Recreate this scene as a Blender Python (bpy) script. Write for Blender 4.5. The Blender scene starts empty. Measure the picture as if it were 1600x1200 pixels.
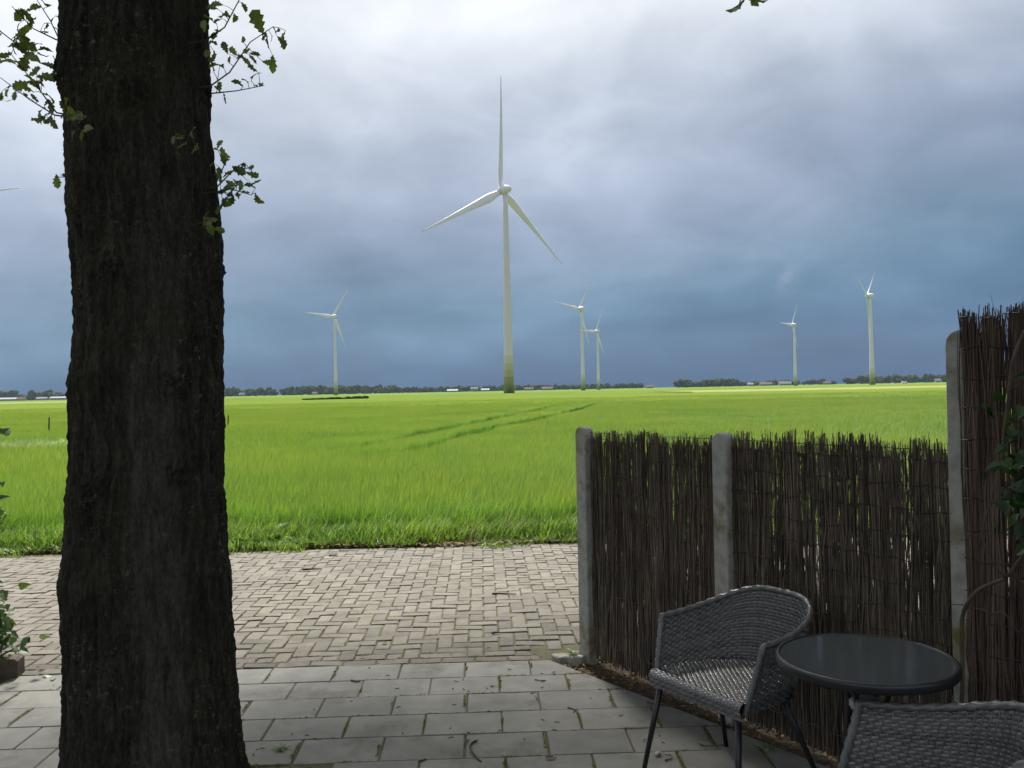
import bpy, bmesh, math, random
from mathutils import Vector, Matrix, noise, Euler, Quaternion

R_ = math.radians
scene = bpy.context.scene
C = scene.collection

# ------------------------------------------------------------------ camera
CAM_H = 1.70
cam_data = bpy.data.cameras.new('camera')
cam_data.sensor_width = 36.0
cam_data.lens = 36.0 * 1350.0 / 1600.0
cam_data.clip_start = 0.05
cam_data.clip_end = 9000.0
cam = bpy.data.objects.new('camera', cam_data)
C.objects.link(cam)
pitch, roll = R_(0.403), R_(1.15)
cam.rotation_mode = 'QUATERNION'
cam.rotation_quaternion = (Quaternion((1, 0, 0), R_(90) + pitch) @ Quaternion((0, 0, 1), -roll))
cam.location = (0, 0, CAM_H)
scene.camera = cam

# ------------------------------------------------------------------ exposure
EXPO = 1.25
scene.view_settings.view_transform = 'Standard'
scene.view_settings.look = 'None'
scene.view_settings.exposure = EXPO
scene.view_settings.gamma = 1.0
scene.view_settings.use_curve_mapping = False
scene.cycles.use_denoising = True
scene.cycles.max_bounces = 8
scene.cycles.transparent_max_bounces = 8
scene.cycles.volume_bounces = 0
scene.cycles.sample_clamp_indirect = 6.0

def lin(c):
    return tuple(((v / 255.0) / 12.92 if v <= 10 else (((v / 255.0) + 0.055) / 1.055) ** 2.4) for v in c)

# ------------------------------------------------------------------ sun and sky
SUN_EL, SUN_AZ = R_(52), R_(-12)          # azimuth: left of straight ahead
sun_data = bpy.data.lights.new('sun', 'SUN')
sun_data.energy = 4.8
sun_data.angle = R_(8.0)
sun_data.color = (1.0, 0.97, 0.91)
sun = bpy.data.objects.new('sun', sun_data)
C.objects.link(sun)
sun_dir = Vector((math.sin(SUN_AZ) * math.cos(SUN_EL), math.cos(SUN_AZ) * math.cos(SUN_EL), math.sin(SUN_EL)))
sun.rotation_euler = sun_dir.to_track_quat('Z', 'Y').to_euler()
sun.location = sun_dir * 60

world = bpy.data.worlds.new('World')
scene.world = world
world.use_nodes = True
wt = world.node_tree
wt.nodes.clear()
def wn(t, **kw):
    n = wt.nodes.new(t)
    for k, v in kw.items():
        setattr(n, k, v)
    return n
def wmath(op, a, b=None, clamp=False):
    n = wn('ShaderNodeMath', operation=op); n.use_clamp = clamp
    for i, v in enumerate((a, b)):
        if v is None: continue
        if isinstance(v, (int, float)): n.inputs[i].default_value = v
        else: wt.links.new(v, n.inputs[i])
    return n.outputs[0]
SKY_STRENGTH = 0.1
out = wn('ShaderNodeOutputWorld')
bg = wn('ShaderNodeBackground'); bg.inputs['Strength'].default_value = SKY_STRENGTH
nish = wn('ShaderNodeTexSky', sky_type='NISHITA'); nish.sun_disc = False
nish.sun_elevation = SUN_EL; nish.sun_rotation = SUN_AZ
nish.air_density = 1.0; nish.dust_density = 2.0
tc = wn('ShaderNodeTexCoord')
sep = wn('ShaderNodeSeparateXYZ'); wt.links.new(tc.outputs['Generated'], sep.inputs[0])
# cloud deck: project the direction on a layer so that clouds flatten towards the horizon
zz = wmath('ADD', wmath('MAXIMUM', sep.outputs['Z'], 0.0), 0.34)
cx = wmath('DIVIDE', sep.outputs['X'], zz); cy = wmath('DIVIDE', sep.outputs['Y'], zz)
comb = wn('ShaderNodeCombineXYZ'); wt.links.new(cx, comb.inputs[0]); wt.links.new(cy, comb.inputs[1])
n1 = wn('ShaderNodeTexNoise'); n1.inputs['Scale'].default_value = 1.75; n1.inputs['Detail'].default_value = 5; n1.inputs['Roughness'].default_value = 0.48; n1.inputs['Distortion'].default_value = 0.35
n2 = wn('ShaderNodeTexNoise'); n2.inputs['Scale'].default_value = 4.6; n2.inputs['Detail'].default_value = 6; n2.inputs['Roughness'].default_value = 0.52; n2.inputs['Distortion'].default_value = 0.4
n3 = wn('ShaderNodeTexNoise'); n3.inputs['Scale'].default_value = 0.42; n3.inputs['Detail'].default_value = 2
mp = wn('ShaderNodeMapping'); mp.inputs['Location'].default_value = (3.1, 1.7, 0.4)
wt.links.new(comb.outputs[0], mp.inputs[0])
for n in (n1, n2, n3): wt.links.new(mp.outputs[0], n.inputs['Vector'])
warp = wmath('ADD', wmath('MULTIPLY', wmath('SUBTRACT', n1.outputs[0], 0.5), 0.20), wmath('MULTIPLY', wmath('SUBTRACT', n2.outputs[0], 0.5), 0.07))
# the rain band hangs lower on the right of the view
side = wmath('MULTIPLY', sep.outputs['X'], -0.07)
elev = wmath('ADD', wmath('ADD', sep.outputs['Z'], wmath('MULTIPLY', warp, wmath('ADD', wmath('MULTIPLY', sep.outputs['Z'], 2.2), 0.25, True))), side)
ramp = wn('ShaderNodeValToRGB'); wt.links.new(elev, ramp.inputs[0])
K = 1.0 / (2 ** EXPO) / SKY_STRENGTH
stops = [(0.0, (52, 90, 130)), (0.045, (64, 103, 140)), (0.09, (92, 127, 158)), (0.14, (124, 148, 174)), (0.20, (152, 167, 190)), (0.27, (181, 192, 211)),
         (0.335, (214, 222, 234)), (0.39, (239, 244, 250)), (0.46, (246, 249, 253)), (0.60, (226, 231, 239)), (1.0, (206, 213, 224))]
el = ramp.color_ramp.elements
while len(el) < len(stops): el.new(0.5)
for e, (p, c) in zip(el, stops):
    e.position = p; e.color = (*lin(c), 1)
bright = wmath('ADD', wmath('MULTIPLY', wmath('SUBTRACT', n2.outputs[0], 0.5), 0.46), wmath('ADD', wmath('MULTIPLY', wmath('SUBTRACT', n1.outputs[0], 0.5), 0.42), 1.0))
sc_ = wn('ShaderNodeVectorMath', operation='SCALE'); wt.links.new(ramp.outputs[0], sc_.inputs[0]); wt.links.new(wmath('MULTIPLY', bright, K), sc_.inputs['Scale'])
# small fair weather puffs low in the rain band
def puff(direction, radius, amp):
    d = Vector(direction).normalized()
    dp = wn('ShaderNodeVectorMath', operation='DISTANCE'); wt.links.new(tc.outputs['Generated'], dp.inputs[0]); dp.inputs[1].default_value = d
    nz = wn('ShaderNodeTexNoise'); nz.inputs['Scale'].default_value = 26; nz.inputs['Detail'].default_value = 5; nz.inputs['Roughness'].default_value = 0.6
    wt.links.new(tc.outputs['Generated'], nz.inputs['Vector'])
    v = wmath('SUBTRACT', 1.0, wmath('DIVIDE', dp.outputs['Value'], radius), True)
    v = wmath('MULTIPLY', v, wmath('MULTIPLY', wmath('SUBTRACT', nz.outputs[0], 0.36, True), 4.0, True))
    return wmath('MULTIPLY', v, amp)
pf = wmath('ADD', puff((0.316, 1.0, 0.125), 0.026, 0.42), puff((-0.22, 1.0, 0.245), 0.05, 0.28))
pmix = wn('ShaderNodeMixRGB'); wt.links.new(pf, pmix.inputs[0]); wt.links.new(sc_.outputs[0], pmix.inputs[1]); pmix.inputs[2].default_value = (*[v * K for v in lin((196, 206, 222))], 1)
mix = wn('ShaderNodeMixRGB'); mix.inputs[0].default_value = 0.97
wt.links.new(nish.outputs[0], mix.inputs[1]); wt.links.new(pmix.outputs[0], mix.inputs[2])
wt.links.new(mix.outputs[0], bg.inputs['Color']); wt.links.new(bg.outputs[0], out.inputs['Surface'])

# ------------------------------------------------------------------ helpers
class MB:
    """collects vertices and faces and links them as one mesh object"""
    def __init__(self): self.v = []; self.f = []
    def add(self, vs, fs):
        o = len(self.v); self.v += [tuple(p) for p in vs]; self.f += [tuple(i + o for i in f) for f in fs]
    def box(self, lo, hi):
        x0, y0, z0 = lo; x1, y1, z1 = hi
        self.add([(x0, y0, z0), (x1, y0, z0), (x1, y1, z0), (x0, y1, z0), (x0, y0, z1), (x1, y0, z1), (x1, y1, z1), (x0, y1, z1)],
                 [(3, 2, 1, 0), (4, 5, 6, 7), (0, 1, 5, 4), (1, 2, 6, 5), (2, 3, 7, 6), (3, 0, 4, 7)])
    def tube(self, pts, rad, n=6, cap=True):
        pts = [Vector(p) for p in pts]
        if isinstance(rad, (int, float)): rad = [rad] * len(pts)
        o = len(self.v); prev = None
        for i, p in enumerate(pts):
            t = (pts[min(i + 1, len(pts) - 1)] - pts[max(i - 1, 0)])
            t = t.normalized() if t.length > 1e-9 else Vector((0, 0, 1))
            if prev is None:
                a = Vector((1, 0, 0)) if abs(t.x) < 0.8 else Vector((0, 1, 0))
                u = (a - t * a.dot(t)).normalized()
            else:
                u = prev - t * prev.dot(t)
                u = u.normalized() if u.length > 1e-6 else t.orthogonal().normalized()
            prev = u; w = t.cross(u)
            for k in range(n):
                an = 2 * math.pi * k / n
                self.v.append(tuple(p + (u * math.cos(an) + w * math.sin(an)) * rad[i]))
        for i in range(len(pts) - 1):
            for k in range(n):
                k2 = (k + 1) % n
                self.f.append((o + i * n + k, o + i * n + k2, o + (i + 1) * n + k2, o + (i + 1) * n + k))
        if cap:
            self.f.append(tuple(o + k for k in reversed(range(n))))
            self.f.append(tuple(o + (len(pts) - 1) * n + k for k in range(n)))
    def lathe(self, prof, n=24, centre=(0, 0, 0)):
        o = len(self.v); cx_, cy_, cz_ = centre
        for r, z in prof:
            for k in range(n):
                an = 2 * math.pi * k / n
                self.v.append((cx_ + r * math.cos(an), cy_ + r * math.sin(an), cz_ + z))
        for i in range(len(prof) - 1):
            for k in range(n):
                k2 = (k + 1) % n
                self.f.append((o + i * n + k, o + i * n + k2, o + (i + 1) * n + k2, o + (i + 1) * n + k))
        self.f.append(tuple(o + k for k in reversed(range(n))))
        self.f.append(tuple(o + (len(prof) - 1) * n + k for k in range(n)))
    def mesh(self, name, mat=None, smooth=False):
        me = bpy.data.meshes.new(name); me.from_pydata(self.v, [], self.f); me.update()
        if mat: me.materials.append(mat)
        if smooth: me.polygons.foreach_set('use_smooth', [True] * len(me.polygons))
        return me
    def build(self, name, mat=None, parent=None, smooth=False, loc=(0, 0, 0)):
        return link(name, self.mesh(name, mat, smooth), parent, loc)

def link(name, me, parent=None, loc=(0, 0, 0), rot=None, scale=None):
    o = bpy.data.objects.new(name, me); C.objects.link(o)
    o.location = loc
    if rot is not None: o.rotation_euler = rot
    if scale is not None: o.scale = scale if not isinstance(scale, (int, float)) else (scale,) * 3
    if parent: o.parent = parent
    return o
def tag(o, label=None, cat=None, group=None, kind=None):
    if label: o['label'] = label
    if cat: o['category'] = cat
    if group: o['group'] = group
    if kind: o['kind'] = kind
    return o
def empty(name, loc=(0, 0, 0), rz=0.0):
    o = bpy.data.objects.new(name, None); C.objects.link(o)
    o.location = loc; o.rotation_euler = (0, 0, rz); o.empty_display_size = 0.2
    return o
def clip_poly(poly, a, b, c):
    """keep the side a*x + b*y <= c"""
    res = []
    for i, p in enumerate(poly):
        q = poly[(i + 1) % len(poly)]
        dp, dq = a * p[0] + b * p[1] - c, a * q[0] + b * q[1] - c
        if dp <= 0: res.append(p)
        if (dp < 0 < dq) or (dq < 0 < dp):
            t = dp / (dp - dq); res.append((p[0] + (q[0] - p[0]) * t, p[1] + (q[1] - p[1]) * t))
    return res
def area(poly):
    return 0.5 * sum(poly[i][0] * poly[(i + 1) % len(poly)][1] - poly[(i + 1) % len(poly)][0] * poly[i][1] for i in range(len(poly)))
def slab(mb, poly, z0, z1, ch=0.005, jig=None, tilt=(0, 0)):
    """a flat stone with a worn chamfer from a convex polygon"""
    n = len(poly); cx_ = sum(p[0] for p in poly) / n; cy_ = sum(p[1] for p in poly) / n
    ins = []
    for p in poly:
        d = Vector((cx_ - p[0], cy_ - p[1])); l = d.length or 1
        k = min(ch * 1.5, l * 0.3) / l
        ins.append((p[0] + d.x * k, p[1] + d.y * k))
    tz = lambda p: tilt[0] * (p[0] - cx_) + tilt[1] * (p[1] - cy_)
    vs = [(p[0], p[1], z0) for p in poly] + [(p[0], p[1], z1 - ch + tz(p)) for p in poly] + [(p[0], p[1], z1 + tz(p)) for p in ins]
    fs = [tuple(range(2 * n, 3 * n))]
    for i in range(n):
        j = (i + 1) % n
        fs += [(i, j, n + j, n + i), (n + i, n + j, 2 * n + j, 2 * n + i)]
    mb.add(vs, fs)

# ------------------------------------------------------------------ materials
def new_mat(name):
    m = bpy.data.materials.new(name); m.use_nodes = True
    nt = m.node_tree; nt.nodes.clear()
    o = nt.nodes.new('ShaderNodeOutputMaterial')
    return m, nt, o
def N(nt, t, **kw):
    n = nt.nodes.new(t)
    for k, v in kw.items(): setattr(n, k, v)
    return n
def mth(nt, op, a, b=None, clamp=False):
    n = nt.nodes.new('ShaderNodeMath'); n.operation = op; n.use_clamp = clamp
    for i, v in enumerate((a, b)):
        if v is None: continue
        if isinstance(v, (int, float)): n.inputs[i].default_value = v
        else: nt.links.new(v, n.inputs[i])
    return n.outputs[0]
def noise_tex(nt, vec, scale, detail=4, rough=0.55, stretch=None, dist=0.0):
    n = N(nt, 'ShaderNodeTexNoise'); n.inputs['Scale'].default_value = scale; n.inputs['Detail'].default_value = detail
    n.inputs['Roughness'].default_value = rough; n.inputs['Distortion'].default_value = dist
    if stretch:
        mpn = N(nt, 'ShaderNodeMapping'); mpn.inputs['Scale'].default_value = stretch
        nt.links.new(vec, mpn.inputs[0]); vec = mpn.outputs[0]
    nt.links.new(vec, n.inputs['Vector'])
    return n.outputs[0]
def ramp_node(nt, fac, stops):
    r = N(nt, 'ShaderNodeValToRGB'); nt.links.new(fac, r.inputs[0])
    e = r.color_ramp.elements
    while len(e) < len(stops): e.new(0.5)
    for q, (p, c) in zip(e, stops): q.position = p; q.color = (*c, 1)
    return r.outputs[0]
def mixc(nt, fac, a, b, mode='MIX'):
    m = N(nt, 'ShaderNodeMixRGB', blend_type=mode)
    if isinstance(fac, (int, float)): m.inputs[0].default_value = fac
    else: nt.links.new(fac, m.inputs[0])
    for i, v in ((1, a), (2, b)):
        if isinstance(v, tuple): m.inputs[i].default_value = (*v, 1)
        else: nt.links.new(v, m.inputs[i])
    return m.outputs[0]
def rnd_value(nt):
    """a random number for each object and each loose piece"""
    g = N(nt, 'ShaderNodeNewGeometry'); oi = N(nt, 'ShaderNodeObjectInfo')
    return mth(nt, 'FRACT', mth(nt, 'ADD', g.outputs['Random Per Island'], mth(nt, 'MULTIPLY', oi.outputs['Random'], 7.31)))
def surface(name, c1, c2, scale=6.0, rough=0.8, bump=0.3, bscale=40.0, stretch=None, third=None, per_piece=0.0, coords='pos', spec=0.3, metallic=0.0, blotch=None, bdist=0.01):
    m, nt, o = new_mat(name)
    if coords == 'pos':
        vec = N(nt, 'ShaderNodeNewGeometry').outputs['Position']
    else:
        vec = N(nt, 'ShaderNodeTexCoord').outputs['Object']
    f = noise_tex(nt, vec, scale, 5, 0.6, stretch)
    st = [(0.32, c1), (0.68, c2)] if not third else [(0.28, c1), (0.52, c2), (0.74, third)]
    col = ramp_node(nt, f, st)
    if blotch:                         # (colour, scale, threshold): stains with a shape of their own
        bf = noise_tex(nt, vec, blotch[1], 6, 0.65)
        bfac = mth(nt, 'MULTIPLY', mth(nt, 'SUBTRACT', bf, blotch[2], True), 6.0, True)
        col = mixc(nt, bfac, col, blotch[0])
    if per_piece:
        rv = rnd_value(nt)
        k = mth(nt, 'ADD', mth(nt, 'MULTIPLY', mth(nt, 'SUBTRACT', rv, 0.5), 2 * per_piece), 1.0)
        s = N(nt, 'ShaderNodeVectorMath', operation='SCALE'); nt.links.new(col, s.inputs[0]); nt.links.new(k, s.inputs['Scale']); col = s.outputs[0]
    b = N(nt, 'ShaderNodeBsdfPrincipled'); nt.links.new(col, b.inputs['Base Color'])
    b.inputs['Roughness'].default_value = rough; b.inputs['Specular IOR Level'].default_value = spec; b.inputs['Metallic'].default_value = metallic
    if bump:
        bf = noise_tex(nt, vec, bscale, 6, 0.65, stretch)
        bp = N(nt, 'ShaderNodeBump'); bp.inputs['Strength'].default_value = bump; bp.inputs['Distance'].default_value = bdist
        nt.links.new(bf, bp.inputs['Height']); nt.links.new(bp.outputs[0], b.inputs['Normal'])
    nt.links.new(b.outputs[0], o.inputs['Surface'])
    return m
def leafmat(name, c1, c2, trans=0.45, tcol=None, scale=0.5, rough=0.5, per_piece=0.2, gloss=0.06, bands=None):
    m, nt, o = new_mat(name)
    g = N(nt, 'ShaderNodeNewGeometry')
    f = noise_tex(nt, g.outputs['Position'], scale, 4, 0.6)
    col = ramp_node(nt, f, [(0.33, c1), (0.67, c2)])
    if bands: col = bands(nt, g.outputs['Position'], col)
    rv = rnd_value(nt)
    k = mth(nt, 'ADD', mth(nt, 'MULTIPLY', mth(nt, 'SUBTRACT', rv, 0.5), 2 * per_piece), 1.0)
    s = N(nt, 'ShaderNodeVectorMath', operation='SCALE'); nt.links.new(col, s.inputs[0]); nt.links.new(k, s.inputs['Scale'])
    d = N(nt, 'ShaderNodeBsdfDiffuse'); nt.links.new(s.outputs[0], d.inputs['Color'])
    t = N(nt, 'ShaderNodeBsdfTranslucent')
    tint = mixc(nt, 1.0, s.outputs[0], tcol or (1.25, 1.25, 0.6), 'MULTIPLY'); nt.links.new(tint, t.inputs['Color'])
    mx = N(nt, 'ShaderNodeMixShader'); mx.inputs[0].default_value = trans
    nt.links.new(d.outputs[0], mx.inputs[1]); nt.links.new(t.outputs[0], mx.inputs[2])
    gl = N(nt, 'ShaderNodeBsdfGlossy'); gl.inputs['Roughness'].default_value = rough; gl.inputs['Color'].default_value = (0.8, 0.85, 0.8, 1)
    m2 = N(nt, 'ShaderNodeMixShader'); m2.inputs[0].default_value = gloss
    nt.links.new(mx.outputs[0], m2.inputs[1]); nt.links.new(gl.outputs[0], m2.inputs[2])
    nt.links.new(m2.outputs[0], o.inputs['Surface'])
    return m

M = {}
M['soil'] = surface('soil', (0.028, 0.019, 0.012), (0.07, 0.048, 0.03), 5, 0.95, 0.8, 60, third=(0.11, 0.075, 0.045))
M['brick'] = surface('clinker_brick', (0.106, 0.095, 0.076), (0.145, 0.130, 0.106), 9, 0.85, 0.6, 120, per_piece=0.20, blotch=((0.072, 0.068, 0.040), 2.9, 0.56))
M['tile'] = surface('concrete_slab', (0.180, 0.176, 0.158), (0.245, 0.240, 0.216), 5.0, 0.85, 0.7, 180, per_piece=0.10, blotch=((0.115, 0.110, 0.090), 2.3, 0.54))
M['joint'] = surface('jointing_sand', (0.055, 0.05, 0.03), (0.10, 0.088, 0.055), 7, 0.95, 0.6, 90, third=(0.10, 0.11, 0.025))
M['concrete'] = surface('post_concrete', (0.25, 0.245, 0.22), (0.40, 0.39, 0.345), 9, 0.9, 0.6, 130, third=(0.22, 0.22, 0.18), blotch=((0.17, 0.145, 0.05), 5.0, 0.49))
M['stick'] = surface('heather_sticks', (0.072, 0.056, 0.040), (0.165, 0.130, 0.094), 14, 0.9, 0.4, 120, stretch=(1, 1, 0.2), per_piece=0.5, coords='pos')
M['stick_red'] = surface('reddish_heather_sticks', (0.066, 0.047, 0.035), (0.150, 0.106, 0.078), 10, 0.9, 0.4, 120, stretch=(1, 1, 0.2), per_piece=0.5)
M['wire'] = surface('dull_wire', (0.05, 0.05, 0.05), (0.10, 0.10, 0.10), 20, 0.5, 0, metallic=0.6)
M['white_paint'] = surface('turbine_paint', (0.62, 0.615, 0.66), (0.68, 0.675, 0.72), 0.2, 0.45, 0)
M['dark_gap'] = surface('dark_gap', (0.10, 0.105, 0.11), (0.13, 0.135, 0.14), 1, 0.6, 0)
M['wicker'] = surface('dark_wicker', (0.092, 0.091, 0.087), (0.158, 0.156, 0.150), 30, 0.28, 0.1, 200, per_piece=0.25, spec=0.6)
M['black_metal'] = surface('black_metal', (0.012, 0.012, 0.013), (0.022, 0.022, 0.024), 10, 0.4, 0.05, 200, spec=0.5)
M['grey_plastic'] = surface('pale_plastic', (0.30, 0.30, 0.29), (0.36, 0.36, 0.35), 10, 0.5, 0.05, 100)
M['twig'] = surface('twig_bark', (0.045, 0.035, 0.025), (0.11, 0.085, 0.06), 20, 0.9, 0.4, 150, per_piece=0.3)
M['pale_stem'] = surface('climber_stem', (0.055, 0.042, 0.03), (0.13, 0.10, 0.07), 18, 0.85, 0.4, 120)
M['oakleaf'] = leafmat('oak_leaf', (0.075, 0.12, 0.024), (0.165, 0.21, 0.04), 0.62, scale=9, per_piece=0.35, gloss=0.07)
M['crownleaf'] = leafmat('crown_leaf', (0.025, 0.05, 0.012), (0.05, 0.085, 0.018), 0.35, scale=1.0, gloss=0.03)
M['ivy'] = leafmat('climber_leaf', (0.016, 0.040, 0.013), (0.040, 0.080, 0.020), 0.3, scale=12, per_piece=0.45, gloss=0.035, rough=0.4)
M['shrub'] = leafmat('shrub_leaf', (0.035, 0.075, 0.015), (0.07, 0.125, 0.022), 0.4, scale=5, per_piece=0.3, gloss=0.07)
M['weed'] = leafmat('weed_leaf', (0.06, 0.13, 0.018), (0.10, 0.19, 0.03), 0.4, scale=4, per_piece=0.3)
M['moss'] = leafmat('joint_moss', (0.12, 0.118, 0.03), (0.22, 0.20, 0.06), 0.2, scale=6, per_piece=0.3, gloss=0.0)
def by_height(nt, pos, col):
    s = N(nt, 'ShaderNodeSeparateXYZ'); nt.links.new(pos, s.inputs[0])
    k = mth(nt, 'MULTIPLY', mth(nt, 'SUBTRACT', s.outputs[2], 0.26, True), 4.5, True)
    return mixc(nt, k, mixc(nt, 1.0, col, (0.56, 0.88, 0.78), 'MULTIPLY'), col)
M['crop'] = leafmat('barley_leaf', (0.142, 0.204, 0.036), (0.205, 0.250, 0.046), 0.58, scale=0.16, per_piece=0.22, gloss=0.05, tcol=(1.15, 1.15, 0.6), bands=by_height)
M['verge'] = leafmat('verge_grass', (0.085, 0.175, 0.026), (0.150, 0.235, 0.040), 0.58, scale=0.7, per_piece=0.3, gloss=0.06)
M['dry'] = leafmat('dry_grass', (0.20, 0.19, 0.085), (0.30, 0.28, 0.14), 0.35, scale=1.2, per_piece=0.25, gloss=0.03, tcol=(1.1, 1.05, 0.8))
M['seed_head'] = leafmat('seed_head', (0.22, 0.26, 0.12), (0.34, 0.37, 0.22), 0.4, scale=2, per_piece=0.2, gloss=0.05)
M['litter'] = surface('leaf_litter', (0.070, 0.040, 0.020), (0.24, 0.16, 0.08), 12, 0.9, 0, per_piece=0.5)
M['far_leaf'] = surface('far_foliage', (0.020, 0.034, 0.016), (0.050, 0.072, 0.030), 0.05, 0.95, 0, per_piece=0.25, spec=0.0)
M['house_wall'] = surface('pale_house_wall', (0.15, 0.15, 0.15), (0.25, 0.245, 0.24), 0.2, 0.9, 0)
M['house_brick'] = surface('brick_house_wall', (0.20, 0.11, 0.075), (0.28, 0.16, 0.11), 0.2, 0.9, 0)
M['roof_tile'] = surface('grey_roof', (0.13, 0.13, 0.13), (0.20, 0.20, 0.20), 0.3, 0.9, 0)
M['roof_red'] = surface('red_roof', (0.11, 0.07, 0.055), (0.15, 0.095, 0.075), 0.3, 0.9, 0)
M['roof_pale'] = surface('pale_sheet_roof', (0.15, 0.16, 0.17), (0.24, 0.25, 0.26), 0.3, 0.7, 0)
M['glass_dark'] = surface('window_glass', (0.03, 0.035, 0.04), (0.05, 0.055, 0.06), 1, 0.2, 0)

def bark_material():
    m, nt, o = new_mat('oak_bark')
    vec = N(nt, 'ShaderNodeNewGeometry').outputs['Position']
    a = mth(nt, 'ADD', mth(nt, 'MULTIPLY', noise_tex(nt, vec, 30, 6, 0.7, (1, 1, 0.2), 0.5), 0.6), mth(nt, 'MULTIPLY', noise_tex(nt, vec, 95, 5, 0.7, (1, 1, 0.45), 0.3), 0.4))
    col = ramp_node(nt, a, [(0.34, (0.008, 0.007, 0.005)), (0.50, (0.034, 0.031, 0.022)), (0.66, (0.084, 0.077, 0.056))])
    g = noise_tex(nt, vec, 2.2, 5, 0.7)
    col = mixc(nt, mth(nt, 'MULTIPLY', mth(nt, 'SUBTRACT', g, 0.52, True), 3.0, True), col, mixc(nt, a, (0.018, 0.022, 0.008), (0.075, 0.085, 0.036)))     # algae
    l = noise_tex(nt, vec, 42, 4, 0.65)
    l2 = noise_tex(nt, vec, 3.0, 3, 0.6)
    lf = mth(nt, 'MULTIPLY', mth(nt, 'MULTIPLY', mth(nt, 'SUBTRACT', l, 0.585, True), 9.0, True), mth(nt, 'MULTIPLY', mth(nt, 'SUBTRACT', l2, 0.40, True), 5.0, True))
    col = mixc(nt, mth(nt, 'MULTIPLY', lf, 0.9), col, (0.165, 0.165, 0.115))                                                                         # lichen flecks
    at = N(nt, 'ShaderNodeAttribute'); at.attribute_name = 'scar'
    col = mixc(nt, mth(nt, 'MULTIPLY', at.outputs['Fac'], 0.6), col, ramp_node(nt, a, [(0.36, (0.026, 0.024, 0.018)), (0.64, (0.120, 0.112, 0.090))]))
    b = N(nt, 'ShaderNodeBsdfPrincipled'); nt.links.new(col, b.inputs['Base Color']); b.inputs['Roughness'].default_value = 0.92; b.inputs['Specular IOR Level'].default_value = 0.15
    bf = noise_tex(nt, vec, 70, 7, 0.7, (1, 1, 0.3))
    bp = N(nt, 'ShaderNodeBump'); bp.inputs['Strength'].default_value = 1.0; bp.inputs['Distance'].default_value = 0.02
    nt.links.new(bf, bp.inputs['Height']); nt.links.new(bp.outputs[0], b.inputs['Normal'])
    nt.links.new(b.outputs[0], o.inputs['Surface'])
    return m
M['bark'] = bark_material()

def glass_top_material():
    m, nt, o = new_mat('pebbled_glass')
    vec = N(nt, 'ShaderNodeTexCoord').outputs['Object']
    b = N(nt, 'ShaderNodeBsdfPrincipled')
    sp = noise_tex(nt, vec, 230, 3, 0.6)
    col = ramp_node(nt, sp, [(0.40, (0.050, 0.060, 0.064)), (0.66, (0.082, 0.095, 0.100))])
    nt.links.new(col, b.inputs['Base Color']); b.inputs['Specular IOR Level'].default_value = 0.6
    rr = noise_tex(nt, vec, 7, 3, 0.6)
    nt.links.new(mth(nt, 'ADD', mth(nt, 'MULTIPLY', rr, 0.16), 0.0), b.inputs['Roughness'])
    v = N(nt, 'ShaderNodeTexVoronoi'); v.inputs['Scale'].default_value = 210; nt.links.new(vec, v.inputs['Vector'])
    bp = N(nt, 'ShaderNodeBump'); bp.inputs['Strength'].default_value = 0.05; bp.inputs['Distance'].default_value = 0.002
    nt.links.new(v.outputs['Distance'], bp.inputs['Height']); nt.links.new(bp.outputs[0], b.inputs['Normal'])
    nt.links.new(b.outputs[0], o.inputs['Surface'])
    return m
M['glass_top'] = glass_top_material()

def field_material():
    m, nt, o = new_mat('crop_canopy')
    g = N(nt, 'ShaderNodeNewGeometry').outputs['Position']
    f1 = noise_tex(nt, g, 0.02, 5, 0.6); f2 = noise_tex(nt, g, 0.9, 4, 0.6)
    col = ramp_node(nt, f1, [(0.35, (0.130, 0.162, 0.036)), (0.65, (0.165, 0.188, 0.046))])
    col = mixc(nt, mth(nt, 'MULTIPLY', mth(nt, 'SUBTRACT', f2, 0.35, True), 1.2, True), mixc(nt, 0.55, col, (0.05, 0.10, 0.012)), col)
    b = N(nt, 'ShaderNodeBsdfDiffuse'); nt.links.new(col, b.inputs['Color'])
    bp = N(nt, 'ShaderNodeBump'); bp.inputs['Strength'].default_value = 0.5; bp.inputs['Distance'].default_value = 0.15
    nt.links.new(f2, bp.inputs['Height']); nt.links.new(bp.outputs[0], b.inputs['Normal'])
    nt.links.new(b.outputs[0], o.inputs['Surface'])
    return m
M['canopy'] = field_material()
M['undergrowth'] = surface('undergrowth', (0.05, 0.085, 0.014), (0.08, 0.12, 0.02), 1.2, 0.95, 0.5, 20, spec=0.0)
M['meadow'] = surface('far_meadow', (0.085, 0.15, 0.03), (0.12, 0.18, 0.04), 0.01, 0.95, 0, spec=0.0)
M['rough_meadow'] = surface('rough_meadow', (0.17, 0.19, 0.06), (0.24, 0.24, 0.10), 0.15, 0.95, 0, spec=0.0)

# ================================================================== THE GROUND
g = MB()
g.add([(-2900, -300, -0.07), (2900, -300, -0.07), (2900, 2800, -0.07), (-2900, 2800, -0.07)], [(0, 1, 2, 3)])
tag(g.build('ground', M['soil']), kind='structure')

ROT = R_(2.0)                                  # the paving runs a little askew to the view
PO = Vector((0.10, 5.445))                     # where slabs and bricks meet
def pw(a, b):                                  # paving coordinates -> world
    return (PO.x + a * math.cos(ROT) - b * math.sin(ROT), PO.y + a * math.sin(ROT) + b * math.cos(ROT))
# edge of the paving along the fence: keep the left side
EA, EB = Vector((0.236, 5.40)), Vector((1.190, 4.090))
ed = (EB - EA).normalized(); en = Vector((-ed.y, ed.x))
if en.x < 0: en = -en
EDGE = (en.x, en.y, en.dot(EA))

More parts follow.
